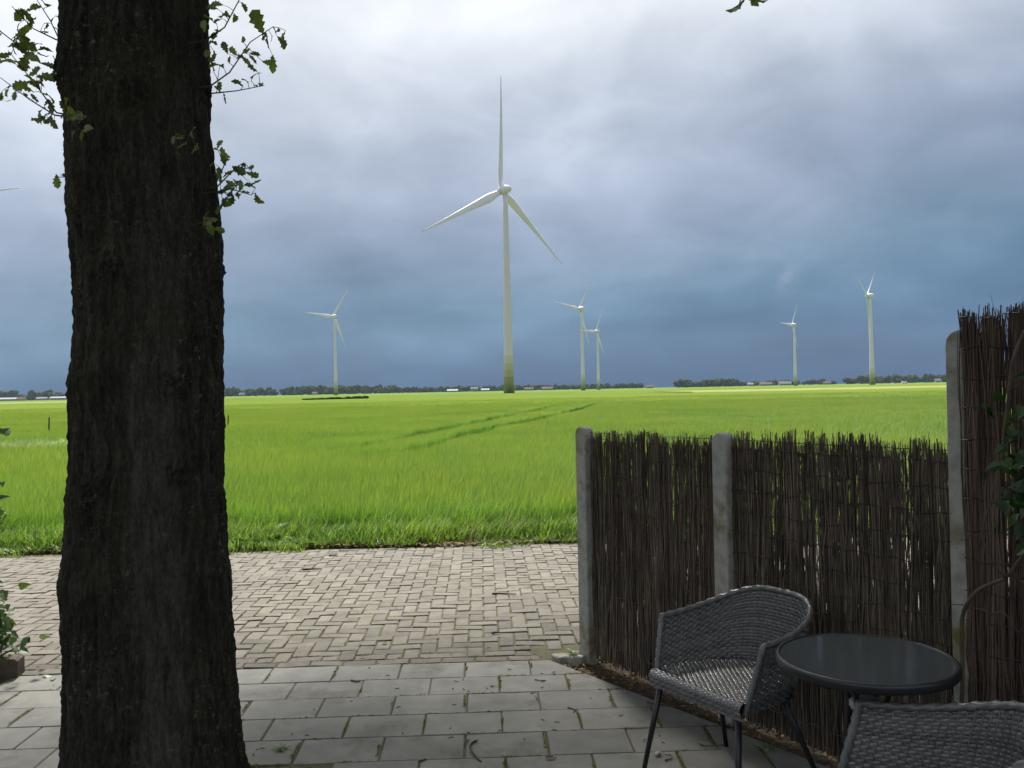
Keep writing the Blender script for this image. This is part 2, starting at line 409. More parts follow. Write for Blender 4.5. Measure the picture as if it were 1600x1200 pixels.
pav = MB()
pav.add([(-9, -3, -0.03), (6, -3, -0.03), (6, 9.62, -0.03), (-9, 9.62, -0.03)], [(0, 1, 2, 3)])
tag(pav.build('earth_bed', M['soil']), kind='structure')

# ---- slabs
terrace = MB()
base = clip_poly([(-8, -2.5), (4, -2.5), (4, 5.44), (-8, 5.30)], *EDGE)
terrace.add([(x, y, -0.007) for x, y in base], [tuple(range(len(base)))])
terrace = tag(terrace.build('slab_terrace', M['joint']), kind='structure')
TL, TW, GAP = 0.398, 0.284, 0.009
rnd = random.Random(4)
soil_hole = [(-1.95, 3.0), (-0.66, 3.0), (-0.70, 4.00), (-1.95, 4.10)]      # bed round the oak
n_slab = 0
for r in range(1, 26):
    b1 = -(r - 1) * TW; b0 = -r * TW
    off = (-0.02 if r % 2 else -0.02 - TL / 2) + rnd.uniform(-0.015, 0.015)
    for c in range(-22, 12):
        a0 = off + c * TL; a1 = a0 + TL
        g_ = GAP * rnd.uniform(0.5, 1.4) / 2
        poly = [pw(a0 + g_, b0 + g_ * .6), pw(a1 - g_, b0 + g_ * .6), pw(a1 - g_, b1 - g_ * .6), pw(a0 + g_, b1 - g_ * .6)]
        cx_ = sum(p[0] for p in poly) / 4; cy_ = sum(p[1] for p in poly) / 4
        if cy_ < 1.6 or cx_ < -4.6 or cx_ > 3: continue
        if -1.98 < cx_ < -0.72 and 2.7 < cy_ < 4.02: continue
        if cx_ < -3.0 and cy_ > 5.14: continue
        p2 = clip_poly(poly, *EDGE)
        if len(p2) < 3 or area(p2) < 0.004: continue
        mb = MB(); slab(mb, p2, -0.045, rnd.uniform(-0.0015, 0.0015), 0.004, tilt=(rnd.uniform(-.004, .004), rnd.uniform(-.006, .006)))
        mb.build('paving_slab', M['tile'], terrace)
        n_slab += 1

# ---- bricks
drive = MB()
drive.add([pw(-8.5, 0.0) + (-0.0075,), pw(6, 0.0) + (-0.0075,), pw(6, 4.15) + (-0.0075,), pw(-8.5, 4.15 + 0.3) + (-0.0075,)], [(0, 1, 2, 3)])
drive = tag(drive.build('brick_drive', M['joint']), kind='structure')
U = 0.104
rest = MB(); bricks = []
def brick_poly(a0, b0, a1, b1, g=0.004):
    j = lambda: rnd.uniform(-0.0035, 0.0035)
    return [pw(a0 + g + j(), b0 + g + j()), pw(a1 - g + j(), b0 + g + j()), pw(a1 - g + j(), b1 - g + j()), pw(a0 + g + j(), b1 - g + j())]
# a course of stretchers along the slabs, then herringbone
for i in range(-42, 28):
    if i * 2 * U < -8.4: continue
    bricks.append((i * 2 * U + 0.05, 0.012, (i + 1) * 2 * U + 0.05, U + 0.006))
NR = int(4.05 / U)
for j in range(1, NR + 1):
    for i in range(-82, 58):
        k = (i - j) % 4
        if k == 0: bricks.append((i * U, j * U + .012, (i + 2) * U, (j + 1) * U + .012))
        elif k == 3:
            bricks.append((i * U, j * U + .012, (i + 1) * U, (j + (2 if j < NR else 1)) * U + .012))
        elif k == 2 and j == 1: bricks.append((i * U, j * U + .012, (i + 1) * U, (j + 1) * U + .012))
def hidden_by_fence(x, y): return x > 0.075 * y - 0.02
scored = []
for q in bricks:
    p = brick_poly(*q)
    cx_ = sum(v[0] for v in p) / 4; cy_ = sum(v[1] for v in p) / 4
    if cy_ < 5.75:
        p = clip_poly(p, *EDGE) if cx_ > 0 and cx_ < 0.6 else p
        if len(p) < 3 or area(p) < 0.002: continue
    edge = 9.50 + 0.05 * math.sin(cx_ * 2.1) + 0.03 * math.sin(cx_ * 7)
    if cy_ > edge + 0.12: continue
    px = cx_ / cy_
    vis = -0.59 < px < 0.08 and not (-0.52 < px < -0.33)
    scored.append(((0 if vis else 100) + cy_, p, cx_, cy_))
scored.sort(key=lambda s: s[0])
for n, (s, p, cx_, cy_) in enumerate(scored):
    sag = 0.006 * noise.noise(Vector((cx_ * 0.8, cy_ * 0.8, 0.3)))
    z1 = 0.001 + sag + rnd.uniform(-0.0025, 0.0025)
    t = (rnd.uniform(-.035, .035), rnd.uniform(-.035, .035))
    if n < 300:
        mb = MB(); slab(mb, p, -0.05, z1, 0.005, tilt=t); mb.build('brick', M['brick'], drive)
    else:
        slab(rest, p, -0.05, z1, 0.005, tilt=t)
tag(rest.build('brick', M['brick'], drive), kind='stuff')

# ================================================================== THE FIELD
def crop_height(x, y):
    return 0.46 + 0.05 * noise.noise(Vector((x * 0.12, y * 0.12, 0))) + 0.03 * noise.noise(Vector((x * 0.5, y * 0.5, 4)))
# wheel tracks of the sprayer (centre lines)
TRACKS = [[(-5.2, 20.6), (-4.43, 21.6), (-3.64, 24.4), (-2.5, 33.4), (-0.03, 48.4), (3.8, 74), (12, 130), (30, 250)],
          [(-3.7, 19.2), (-2.45, 20.6), (-1.89, 25.1), (-1.35, 29.9), (-0.03, 35.6), (3.3, 52), (7.0, 75), (15.5, 131), (34, 250)],
          [(-0.6, 20.3), (0.6, 20.0), (2.0, 20.2), (5.5, 20.6), (14, 21.0)],
          [(6.0, 30), (12, 34), (22, 38), (40, 43)], [(5.0, 33), (12, 38.5), (22, 43), (40, 48)],
          [(14, 60), (30, 72), (60, 90)], [(-30, 52), (-16, 50), (-8, 52)], [(-30, 40), (-14, 41), (-9, 40)]]
def seg_dist(p, a, b):
    ab = (b[0] - a[0], b[1] - a[1]); t = ((p[0] - a[0]) * ab[0] + (p[1] - a[1]) * ab[1]) / (ab[0] ** 2 + ab[1] ** 2)
    t = max(0, min(1, t)); return math.hypot(p[0] - a[0] - ab[0] * t, p[1] - a[1] - ab[1] * t)
def track_dist(x, y):
    return min(seg_dist((x, y), t[i], t[i + 1]) for t in TRACKS for i in range(len(t) - 1) if min(t[i][1], t[i + 1][1]) - 3 < y < max(t[i][1], t[i + 1][1]) + 3) if any(min(t[i][1], t[i + 1][1]) - 3 < y < max(t[i][1], t[i + 1][1]) + 3 for t in TRACKS for i in range(len(t) - 1)) else 99

fld = MB()
fld.add([(-9, 9.3, -0.02), (9, 9.3, -0.02), (14, 14, -0.015), (-14, 14, -0.015)], [(0, 1, 2, 3)])
tag(fld.build('verge', M['soil']), kind='structure')
fs = MB()
fs.add([(-60, 12, 0.06), (60, 12, 0.06), (300, 130, 0.06), (-300, 130, 0.06)], [(0, 1, 2, 3)])
tag(fs.build('field_soil', M['undergrowth']), kind='structure')

# far canopy of the barley as a gently uneven sheet
can = MB()
ys = []
y = 86.0
while y < 430: ys.append(y); y *= 1.028
nx = 120
for j, y in enumerate(ys):
    half = y * 0.80 + 30
    for i in range(nx + 1):
        x = -half + 2 * half * i / nx
        z = 0.36 + 0.05 * noise.noise(Vector((x * 0.06, y * 0.06, 1))) - (0.40 if j == 0 else 0)
        can.v.append((x, y, z))
for j in range(len(ys) - 1):
    for i in range(nx):
        a = j * (nx + 1) + i; can.f.append((a, a + 1, a + nx + 2, a + nx + 1))
tag(can.build('barley_field', M['canopy'], smooth=True), kind='structure')
md = MB(); md.add([(-2880, 425, 0.10), (2880, 425, 0.10), (2880, 2780, 0.10), (-2880, 2780, 0.10)], [(0, 1, 2, 3)])
tag(md.build('meadow', M['meadow']), kind='structure')
rm = MB()
for (x0, x1, y0, y1, z) in ((40, 420, 190, 260, 0.52), (-420, -120, 330, 424, 0.5)):
    nn = 40
    o = len(rm.v)
    for i in range(nn + 1):
        x = x0 + (x1 - x0) * i / nn; k = 0.35 * (x - x0) if x0 > 0 else 0
        rm.v += [(x, y0 - k * 0.1, z - 0.3), (x, y0 + 2 - k * 0.1, z + 0.15 * noise.noise(Vector((x * .1, 0, 0)))), (x, y1 - k * 0.1, z)]
    for i in range(nn):
        a = o + i * 3; rm.f += [(a, a + 3, a + 4, a + 1), (a + 1, a + 4, a + 5, a + 2)]
tag(rm.build('rough_meadow', M['rough_meadow']), kind='structure')

# ---- blades: a few patch meshes set out by geometry nodes
def blade(mb, x, y, az, h, w, bend, lean, seg=3):
    dx, dy = math.cos(az), math.sin(az); px, py = -dy, dx
    o = len(mb.v)
    for i in range(seg + 1):
        t = i / seg
        off = bend * t * t * h
        cx_ = x + dx * off + lean[0] * t * t * h; cy_ = y + dy * off + lean[1] * t * t * h
        z = h * t * (1 - 0.32 * bend * t)
        ww = w * (1 - t ** 1.6) * 0.5
        if i < seg: mb.v += [(cx_ - px * ww, cy_ - py * ww, z), (cx_ + px * ww, cy_ + py * ww, z)]
        else: mb.v.append((cx_, cy_, z))
    for i in range(seg - 1): mb.f.append((o + 2 * i, o + 2 * i + 1, o + 2 * i + 3, o + 2 * i + 2))
    mb.f.append((o + 2 * seg - 2, o + 2 * seg - 1, o + 2 * seg))
def patch(name, mat, size, n, h, w, seed, lean=(0.10, 0.02), bend=(0.05, 0.55), seg=3, heads=0, headmat=None):
    rr = random.Random(seed); mb = MB()
    for _ in range(n):
        hh = rr.uniform(*h)
        blade(mb, rr.uniform(-size / 2, size / 2), rr.uniform(-size / 2, size / 2), rr.uniform(0, 6.283), hh, w * rr.uniform(0.7, 1.3), rr.uniform(*bend), lean, seg)
    nf = len(mb.f)
    for _ in range(heads):                    # pale seed heads on thin stalks
        x, y = rr.uniform(-size / 2, size / 2), rr.uniform(-size / 2, size / 2); hh = h[1] * rr.uniform(1.0, 1.25)
        az = rr.uniform(0, 6.28)
        blade(mb, x, y, az, hh, w * 0.45, 0.12, lean, 2)
        tx, ty = x + lean[0] * hh + 0.12 * hh * math.cos(az), y + lean[1] * hh + 0.12 * hh * math.sin(az)
        for q in range(5):
            a2 = rr.uniform(0, 6.28); l = rr.uniform(0.03, 0.06); s = rr.uniform(-0.06, 0.0) + hh * 0.96
            mb.add([(tx, ty, s), (tx + math.cos(a2) * l, ty + math.sin(a2) * l, s + 0.02), (tx + math.cos(a2) * l * .8, ty + math.sin(a2) * l * .8, s + 0.032)], [(0, 1, 2)])
    me = mb.mesh(name, mat)
    if headmat:
        me.materials.append(headmat)
        me.polygons.foreach_set('material_index', [0 if i < nf else 1 for i in range(len(me.polygons))])
    return bpy.data.objects.new(name, me)
def scatter(name, protos, pts, label, cat):
    """pts: (x, y, z, rotation, scale, height scale, index)"""
    col = bpy.data.collections.new(name + '_patches')
    for p in protos: col.objects.link(p)
    me = bpy.data.meshes.new(name); me.from_pydata([p[:3] for p in pts], [], [])
    for an, ty, idx in (('rz', 'FLOAT', 3), ('sxy', 'FLOAT', 4), ('sz', 'FLOAT', 5)):
        a = me.attributes.new(an, ty, 'POINT'); a.data.foreach_set('value', [p[idx] for p in pts])
    a = me.attributes.new('pick', 'INT', 'POINT'); a.data.foreach_set('value', [p[6] for p in pts])
    ob = bpy.data.objects.new(name, me); C.objects.link(ob)
    ng = bpy.data.node_groups.new(name + '_scatter', 'GeometryNodeTree')
    ng.interface.new_socket('Geometry', in_out='INPUT', socket_type='NodeSocketGeometry')
    ng.interface.new_socket('Geometry', in_out='OUTPUT', socket_type='NodeSocketGeometry')
    nd, lk = ng.nodes, ng.links
    gi, go = nd.new('NodeGroupInput'), nd.new('NodeGroupOutput')
    ci = nd.new('GeometryNodeCollectionInfo'); ci.inputs['Collection'].default_value = col
    ci.inputs['Separate Children'].default_value = True; ci.inputs['Reset Children'].default_value = True
    ip = nd.new('GeometryNodeInstanceOnPoints'); ip.inputs['Pick Instance'].default_value = True
    def attr(nm, ty):
        n = nd.new('GeometryNodeInputNamedAttribute'); n.data_type = ty; n.inputs['Name'].default_value = nm; return n.outputs[0]
    cr = nd.new('ShaderNodeCombineXYZ'); lk.new(attr('rz', 'FLOAT'), cr.inputs[2])
    cs = nd.new('ShaderNodeCombineXYZ'); s_ = attr('sxy', 'FLOAT'); lk.new(s_, cs.inputs[0]); lk.new(s_, cs.inputs[1]); lk.new(attr('sz', 'FLOAT'), cs.inputs[2])
    lk.new(gi.outputs[0], ip.inputs['Points']); lk.new(ci.outputs[0], ip.inputs['Instance']); lk.new(attr('pick', 'INT'), ip.inputs['Instance Index'])
    lk.new(cr.outputs[0], ip.inputs['Rotation']); lk.new(cs.outputs[0], ip.inputs['Scale'])
    lk.new(ip.outputs[0], go.inputs[0])
    md_ = ob.modifiers.new('scatter', 'NODES'); md_.node_group = ng
    return tag(ob, label, cat, kind='stuff')
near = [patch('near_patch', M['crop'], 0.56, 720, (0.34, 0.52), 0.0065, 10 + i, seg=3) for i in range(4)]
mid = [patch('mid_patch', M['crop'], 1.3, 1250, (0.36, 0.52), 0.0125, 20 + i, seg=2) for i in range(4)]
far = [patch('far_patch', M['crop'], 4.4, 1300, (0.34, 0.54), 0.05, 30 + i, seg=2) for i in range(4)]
protos = near + mid + far
names_sorted = sorted(range(12), key=lambda i: protos[i].name)   # collection children are picked in name order
pos_of = {i: names_sorted.index(i) for i in range(12)}
pts = []
rr = random.Random(77)
def put(kind, x, y, step):
    d = track_dist(x, y)
    if kind == 0 and d < 0.46: return
    if kind == 1 and d < 1.35:
        for gx in (-.42, 0, .42):
          for gy in (-.42, 0, .42):
            u, v = x + gx + rr.uniform(-.06, .06), y + gy + rr.uniform(-.06, .06)
            if track_dist(u, v) > (0.48 if v < 27 else 0.66): pts.append((u, v, 0.0, rr.uniform(-0.5, 0.5), 1.0, crop_height(u, v) / 0.46, pos_of[rr.randrange(4)]))
        return
    hz = crop_height(x, y) / 0.46
    i = kind * 4 + rr.randrange(4)
    pts.append((x, y, 0.0, rr.choice((0, 1)) * 0 + rr.uniform(-0.5, 0.5), 1.0, hz * rr.uniform(0.93, 1.07), pos_of[i]))
y = 10.45
while y < 19:
    half = y * 0.66 + 1.5; x = -half
    while x < half:
        put(0, x + rr.uniform(-.1, .1), y + rr.uniform(-.1, .1) + (0.12 * math.sin(x * 1.3) if y < 11 else 0), 0.5); x += 0.46
    y += 0.46
while y < 80:
    half = y * 0.66 + 2; x = -half
    while x < half:
        if not (x < -13 and 25 < y < 31): put(1, x + rr.uniform(-.25, .25), y + rr.uniform(-.25, .25), 1.0)
        x += 1.0
    y += 1.0
while y < 125:
    half = y * 0.66 + 4; x = -half
    while x < half:
        put(2, x + rr.uniform(-.8, .8), y + rr.uniform(-.8, .8), 2.0); x += 3.4
    y += 3.4
scatter('barley', protos, pts, 'bright green young barley covering the whole field', 'barley')

vg = [patch('verge_patch', M['verge'], 0.5, 340, (0.18, 0.42), 0.009, 50 + i, lean=(0.2, -0.05), bend=(0.1, 0.8), seg=3, heads=0, headmat=M['seed_head']) for i in range(3)]
vl = [patch('low_verge_patch', M['verge'], 0.4, 240, (0.06, 0.20), 0.010, 60 + i, lean=(0.1, -0.2), bend=(0.3, 1.0), seg=2) for i in range(2)]
vd = [patch('dry_verge_patch', M['dry'], 0.4, 110, (0.15, 0.40), 0.006, 70 + i, lean=(0.25, -0.05), bend=(0.1, 0.7), seg=2) for i in range(2)]
pr2 = vg + vl + vd
order = sorted(range(len(pr2)), key=lambda i: pr2[i].name); po2 = {i: order.index(i) for i in range(len(pr2))}
pts = []
x = -8.0
while x < 8.5:
    ed_ = 9.56 + 0.05 * math.sin(x * 2.1) + 0.04 * noise.noise(Vector((x * 1.7, 0, 0)))
    for y in (0.02, 0.14):
        if rr.random() < 0.85: pts.append((x + rr.uniform(-.1, .1), ed_ + 0.12 + y + rr.choice((-.14, -.05, 0, 0)) + rr.uniform(-.05, .06), -0.02, rr.uniform(-.5, .5), 1, rr.uniform(0.6, 1.2), po2[3 + rr.randrange(2)]))
    for y in (0.28, 0.5, 0.72, 0.94, 1.15):
        pts.append((x + rr.uniform(-.12, .12), ed_ + 0.08 + y + rr.uniform(-.08, .08), -0.02, rr.uniform(-.6, .6), 1, rr.uniform(0.75, 1.15) * (0.75 + 0.35 * y), po2[rr.randrange(3)]))
    for cxd, wd in ((-0.1, 0.35), (-2.95, 0.25), (-5.0, 0.3)):
        if abs(x - cxd) < wd:
            for _ in range(2): pts.append((x + rr.uniform(-.12, .12), ed_ + rr.uniform(0.2, 1.2), -0.02, rr.uniform(-.6, .6), 1, rr.uniform(0.7, 1.25), po2[5 + rr.randrange(2)]))
    x += 0.24
for _ in range(260):                           # dry bank in the field, left of the oak
    pts.append((rr.uniform(-24, -12.8), rr.uniform(25.5, 30.5), -0.02, rr.uniform(-.6, .6), 2.2, rr.uniform(0.8, 1.35), po2[5 + rr.randrange(2)] if rr.random() < 0.75 else po2[rr.randrange(3)]))
scatter('verge_grass', pr2, pts, 'mixed wild grass with pale seed heads along the brick drive', 'grass')

# dead leaves and grass along the foot of the verge, and litter on the beds
def litter(name, spots, label):
    mb = MB()
    for (x, y, z, s) in spots:
        az = rr.uniform(0, 6.28); c, s_ = math.cos(az) * s, math.sin(az) * s
        up = rr.uniform(0.1, 0.5) * s
        mb.add([(x - c, y - s_, z), (x - s_ * .45, y + c * .45, z + up), (x + c, y + s_, z + rr.uniform(0, .4) * s), (x + s_ * .45, y - c * .45, z + up * .3)], [(0, 1, 2), (0, 2, 3)])
    return tag(mb.build(name, M['litter']), label, 'leaf litter', kind='stuff')
sp = []
for _ in range(5200):
    x = rr.uniform(-7.5, 6); e_ = 9.56 + 0.05 * math.sin(x * 2.1)
    sp.append((x, e_ + abs(rr.gauss(0, 0.10)) - 0.07, rr.uniform(0.0, 0.035), rr.uniform(0.012, 0.045)))
litter('verge_litter', sp, 'brown dead leaves and grass along the far edge of the bricks')
sp = []
for _ in range(1500):                          # bed along the fence
    t = rr.uniform(-0.1, 1.9); o_ = rr.uniform(0.02, 0.36)
    p = EA + ed * t + en * o_
    sp.append((p.x, p.y, rr.uniform(-0.028, -0.01), rr.uniform(0.006, 0.022)))
litter('fence_bed_litter', sp, 'brown leaf litter on the bare soil at the foot of the brushwood screens')
sp = []
for _ in range(1800):
    sp.append((rr.uniform(-2.0, -0.68), rr.uniform(3.0, 4.05), rr.uniform(-0.028, -0.005), rr.uniform(0.006, 0.026)))
for _ in range(500):
    sp.append((rr.uniform(-4.2, -2.65), rr.uniform(5.12, 5.6), rr.uniform(-0.02, 0.0), rr.uniform(0.008, 0.024)))
litter('tree_bed_litter', sp, 'brown leaf litter round the foot of the oak')

# moss and seedlings in the joints
mo = MB()
def mosslet(x, y, z, s, n):
    for _ in range(n):
        a = rr.uniform(0, 6.28); r_ = abs(rr.gauss(0, s)); bx, by = x + math.cos(a) * r_, y + math.sin(a) * r_ * 0.6
        l = rr.uniform(0.004, 0.010); az = rr.uniform(0, 6.28); w = l * 0.5
        mo.add([(bx - math.sin(az) * w, by + math.cos(az) * w, z), (bx + math.sin(az) * w, by - math.cos(az) * w, z), (bx + math.cos(az) * l, by + math.sin(az) * l, z + l * rr.uniform(.2, .9))], [(0, 1, 2)])
for r in range(1, 9):
    b = -(r - 1) * TW
    off = (-0.02 if r % 2 else -0.02 - TL / 2)
    for c in range(-12, 6):
        a = off + c * TL
        if rr.random() < 0.8:
            t0 = rr.uniform(0, .5) * TW; t1 = rr.uniform(.5, 1) * TW
            while t0 < t1: mosslet(*pw(a + rr.uniform(-.002, .002), b - t0), 0.0005, 0.005, 4); t0 += rr.uniform(.003, .012)
        if rr.random() < 0.4:
            for _ in range(rr.randint(6, 20)): mosslet(*pw(a + abs(rr.gauss(0, .3)) * TL, b + rr.uniform(-.002, .002)), 0.0005, 0.006, 4)
mosslet(-0.145, 4.971, 0.0, 0.022, 60); mosslet(0.99, 4.42, 0.0, 0.02, 40); mosslet(0.70, 4.60, 0.0, 0.02, 30)
for q in bricks:
    if q[1] < 2.6 and -2.2 < q[0] < 1.2 and rr.random() < 0.75:
        for _ in range(rr.randint(3, 9)):
            if rr.random() < 0.5: mosslet(*pw(q[0], rr.uniform(q[1], q[3])), 0.0015, 0.006, 4)
            else: mosslet(*pw(rr.uniform(q[0], q[2]), q[1]), 0.0015, 0.006, 4)
mo.v = [v for v in mo.v]
tag(mo.build('joint_moss', M['moss']), 'yellow green moss growing in the paving joints', 'moss', kind='stuff')

# ================================================================== WIND TURBINES
TOWER_BANDS = [(0.0, (0.195, 0.205, 0.09)), (0.045, (0.24, 0.25, 0.12)), (0.085, (0.33, 0.335, 0.19)), (0.12, (0.41, 0.41, 0.27)), (0.15, (0.50, 0.49, 0.40))]
def tower_mat():
    m, nt, o = new_mat('tower_paint')
    z = N(nt, 'ShaderNodeTexCoord').outputs['Generated']
    s = N(nt, 'ShaderNodeSeparateXYZ'); nt.links.new(z, s.inputs[0])
    r = N(nt, 'ShaderNodeValToRGB'); r.color_ramp.interpolation = 'CONSTANT'; nt.links.new(s.outputs[2], r.inputs[0])
    st = TOWER_BANDS + [(0.19, (0.58, 0.565, 0.61))]
    e = r.color_ramp.elements
    while len(e) < len(st): e.new(0.5)
    for q, (p, c) in zip(e, st): q.position = p; q.color = (*c, 1)
    b = N(nt, 'ShaderNodeBsdfPrincipled'); nt.links.new(r.outputs[0], b.inputs['Base Color']); b.inputs['Roughness'].default_value = 0.5
    nt.links.new(b.outputs[0], o.inputs['Surface'])
    return m
M['tower'] = tower_mat()
def blade_mesh(L, chord):
    mb = MB(); ns, nc = 22, 12
    for i in range(ns + 1):
        t = i / ns; r = 0.02 * L + t * 0.98 * L
        if t < 0.04: c = chord * 0.62; th = 0.62
        elif t < 0.16: k = (t - .04) / .12; c = chord * (0.62 + 0.38 * k); th = 0.62 - 0.38 * k
        else: k = (t - .16) / .84; c = chord * (1 - 0.90 * k ** 0.75); th = 0.24 - 0.10 * k
        tw = R_(16) * (1 - t) ** 2 + R_(4); sweep = 0.022 * L * t ** 2.2
        for j in range(nc):
            a = 2 * math.pi * j / nc
            x = (math.cos(a) * 0.5 - 0.12) * c; y = math.sin(a) * 0.5 * c * th * (1.0 if math.cos(a) < 0 else 0.75)
            mb.v.append((x * math.cos(tw) - y * math.sin(tw), x * math.sin(tw) + y * math.cos(tw) + sweep, r))
    for i in range(ns):
        for j in range(nc):
            j2 = (j + 1) % nc; mb.f.append((i * nc + j, i * nc + j2, (i + 1) * nc + j2, (i + 1) * nc + j))
    mb.f.append(tuple(range(nc))); mb.f.append(tuple(ns * nc + j for j in range(nc)))
    return mb.mesh('blade', M['white_paint'], True)
def turbine(x, y, hub_z, L, angles, label, yaw=R_(48), s=None, chord=None):
    s = s or L / 48.0
    t = empty('wind_turbine', (x, y, 0)); tag(t, label, 'wind turbine', 'wind turbines in the fields')
    tw = MB()
    rb, rt = 2.35 * s, 1.05 * s; H = hub_z - 1.6 * s
    tw.lathe([(rb * 1.06, 0)] + [(rb + (rt - rb) * (k / 12) ** 0.86, H * k / 12) for k in range(1, 13)], 28)
    tw.build('tower', M['tower'], t, True)
    # frame whose +x axis points along the rotor axis (away from the viewer, to the left)
    ax = Vector((-math.sin(yaw), math.cos(yaw), 0)); rz = math.atan2(ax.y, ax.x)
    ts, s = s, s * 0.84
    nac = MB()
    prof = [(0.15, -3.9), (0.9, -3.75), (1.55, -3.2), (2.05, -2.2), (2.35, -0.8), (2.45, 0.6), (2.40, 1.55)]
    o = len(nac.v); n = 24
    for r_, xx in prof:
        for k in range(n):
            a = 2 * math.pi * k / n; nac.v.append((xx * s, r_ * math.cos(a) * s, r_ * math.sin(a) * s * (1.0 if math.sin(a) > 0 else 0.92)))
    for i in range(len(prof) - 1):
        for k in range(n):
            k2 = (k + 1) % n; nac.f.append((i * n + k, i * n + k2, (i + 1) * n + k2, (i + 1) * n + k))
    nac.f.append(tuple(range(n))); nac.f.append(tuple((len(prof) - 1) * n + k for k in range(n)))
    no = nac.build('nacelle', M['white_paint'], t, True, (0, 0, hub_z)); no.rotation_euler = (0, 0, rz)
    yk = MB(); yk.lathe([(1.15 * s, -2.6 * s), (1.25 * s, -1.9 * s), (1.6 * s, -1.2 * s)], 20)
    yk.build('yaw_collar', M['dark_gap'], t, True, (0, 0, hub_z))
    ms = MB(); ms.tube([(-1.6 * s, 0.4 * s, 2.1 * s), (-1.6 * s, 0.4 * s, 3.3 * s)], 0.05 * s, 5)
    m_ = ms.build('wind_vane', M['dark_gap'], t, False, (0, 0, hub_z)); m_.rotation_euler = (0, 0, rz)
    hb = MB(); prof = [(2.25, 1.75), (2.30, 2.4), (2.1, 3.4), (1.6, 4.3), (0.9, 4.9), (0.15, 5.1)]
    for r_, xx in prof:
        for k in range(n):
            a = 2 * math.pi * k / n; hb.v.append((xx * s, r_ * math.cos(a) * s, r_ * math.sin(a) * s))
    for i in range(len(prof) - 1):
        for k in range(n):
            k2 = (k + 1) % n; hb.f.append((i * n + k, i * n + k2, (i + 1) * n + k2, (i + 1) * n + k))
    hb.f.append(tuple(range(n))); hb.f.append(tuple((len(prof) - 1) * n + k for k in range(n)))
    h_ = hb.build('hub', M['white_paint'], t, True, (0, 0, hub_z)); h_.rotation_euler = (0, 0, rz)
    gp = MB()
    for xx in (1.55, 1.75):
        for k in range(n):
            a = 2 * math.pi * k / n; gp.v.append((xx * s, 2.2 * math.cos(a) * s, 2.2 * math.sin(a) * s))
    for k in range(n): gp.f.append((k, (k + 1) % n, n + (k + 1) % n, n + k))
    g_ = gp.build('rotor_gap', M['dark_gap'], t, True, (0, 0, hub_z)); g_.rotation_euler = (0, 0, rz)
    bm_ = blade_mesh(L, chord or 3.5 * s)
    for a in angles:                          # degrees from straight up, clockwise for the viewer
        b = link('blade', bm_, t)
        # local: z along the blade, y along the rotor axis
        side = Vector((math.cos(yaw), math.sin(yaw), 0)); up = Vector((0, 0, 1))
        zax = (up * math.cos(R_(a)) + side * math.sin(R_(a))).normalized(); yax = ax; xax = yax.cross(zax)
        mt = Matrix((xax, yax, zax)).transposed().to_4x4()
        mt.translation = Vector((0, 0, hub_z)) + ax * 3.1 * s
        b.matrix_local = mt
    return t
turbine(-1.3, 380, 90, 52, (3, 123, 243), 'tallest white wind turbine in the middle, with green bands at its foot', s=0.98, chord=4.1)
turbine(-183.5, 900, 82.5, 35.5, (-86, 34, 154), 'small distant wind turbine left of the tall one, near the dark wood', s=0.9, chord=4.0)
turbine(65.8, 800, 76, 36, (-83, 37, 157), 'distant wind turbine just right of the tall one, taller of an overlapping pair', s=0.92, chord=3.9)
turbine(100.2, 1000, 68, 31, (-90, 30, 150), 'distant wind turbine right of the tall one, shorter of an overlapping pair', s=0.85, chord=3.8)
turbine(328.1, 1000, 71, 31, (-88, 32, 152), 'distant wind turbine on the right, the smaller of two above the low screens', s=0.9, chord=3.9)
turbine(291.9, 700, 72.5, 37.5, (-67, 53, 173), 'distant wind turbine on the far right with one blade hanging down', s=0.92, chord=3.9, yaw=R_(54))
turbine(-272, 400, 96, 46.0, (74, 194, 314), 'wind turbine beyond the left edge showing only one blade tip')

# ================================================================== FAR WOODS AND FARMS
def blob(mb, c, rx, ry, rz, seed, nu=9, nv=6):
    o = len(mb.v)
    for j in range(nv + 1):
        ph = math.pi * j / nv
        for i in range(nu):
            th = 2 * math.pi * i / nu
            d = Vector((math.sin(ph) * math.cos(th), math.sin(ph) * math.sin(th), math.cos(ph)))
            k = 1 + 0.42 * noise.noise(d * 2.1 + Vector((seed, seed * .37, 0)))
            mb.v.append((c[0] + d.x * rx * k, c[1] + d.y * ry * k, max(0.0, c[2] + d.z * rz * k)))
    for j in range(nv):
        for i in range(nu):
            i2 = (i + 1) % nu; mb.f.append((o + j * nu + i, o + j * nu + i2, o + (j + 1) * nu + i2, o + (j + 1) * nu + i))
def wood(x0, x1, y, h, label, dens=1.0):
    mb = MB(); x = x0; q = random.Random(int(abs(x0) * 7 + y))
    while x < x1:
        hh = h(x) * q.uniform(0.55, 1.2)
        yy = y + q.uniform(-40, 40)
        w = hh * q.uniform(0.40, 0.65)
        mb.tube([(x, yy, 0), (x, yy, hh * 0.6)], hh * 0.03, 5)
        for _ in range(6):
            blob(mb, (x + q.uniform(-.7, .7) * w, yy + q.uniform(-.4, .4) * w, hh * q.uniform(0.22, 0.72)), w * q.uniform(.4, .75), w * .6, hh * q.uniform(0.18, 0.34), q.uniform(0, 99), 8, 5)
        x += w * q.uniform(0.22, 0.75) / dens
    return tag(mb.build('wood', M['far_leaf'], smooth=True), label, 'wood', kind='stuff')
D0 = 1900
X = lambda px, d=D0: (px - 800) / 1350.0 * d
wood(X(-260), X(350), D0 - 40, lambda x: 20, 'dark belt of trees on the horizon left of the oak trunk')
wood(X(340), X(620), D0, lambda x: 19, 'long dark wood on the horizon behind the leftmost distant turbine', 1.1)
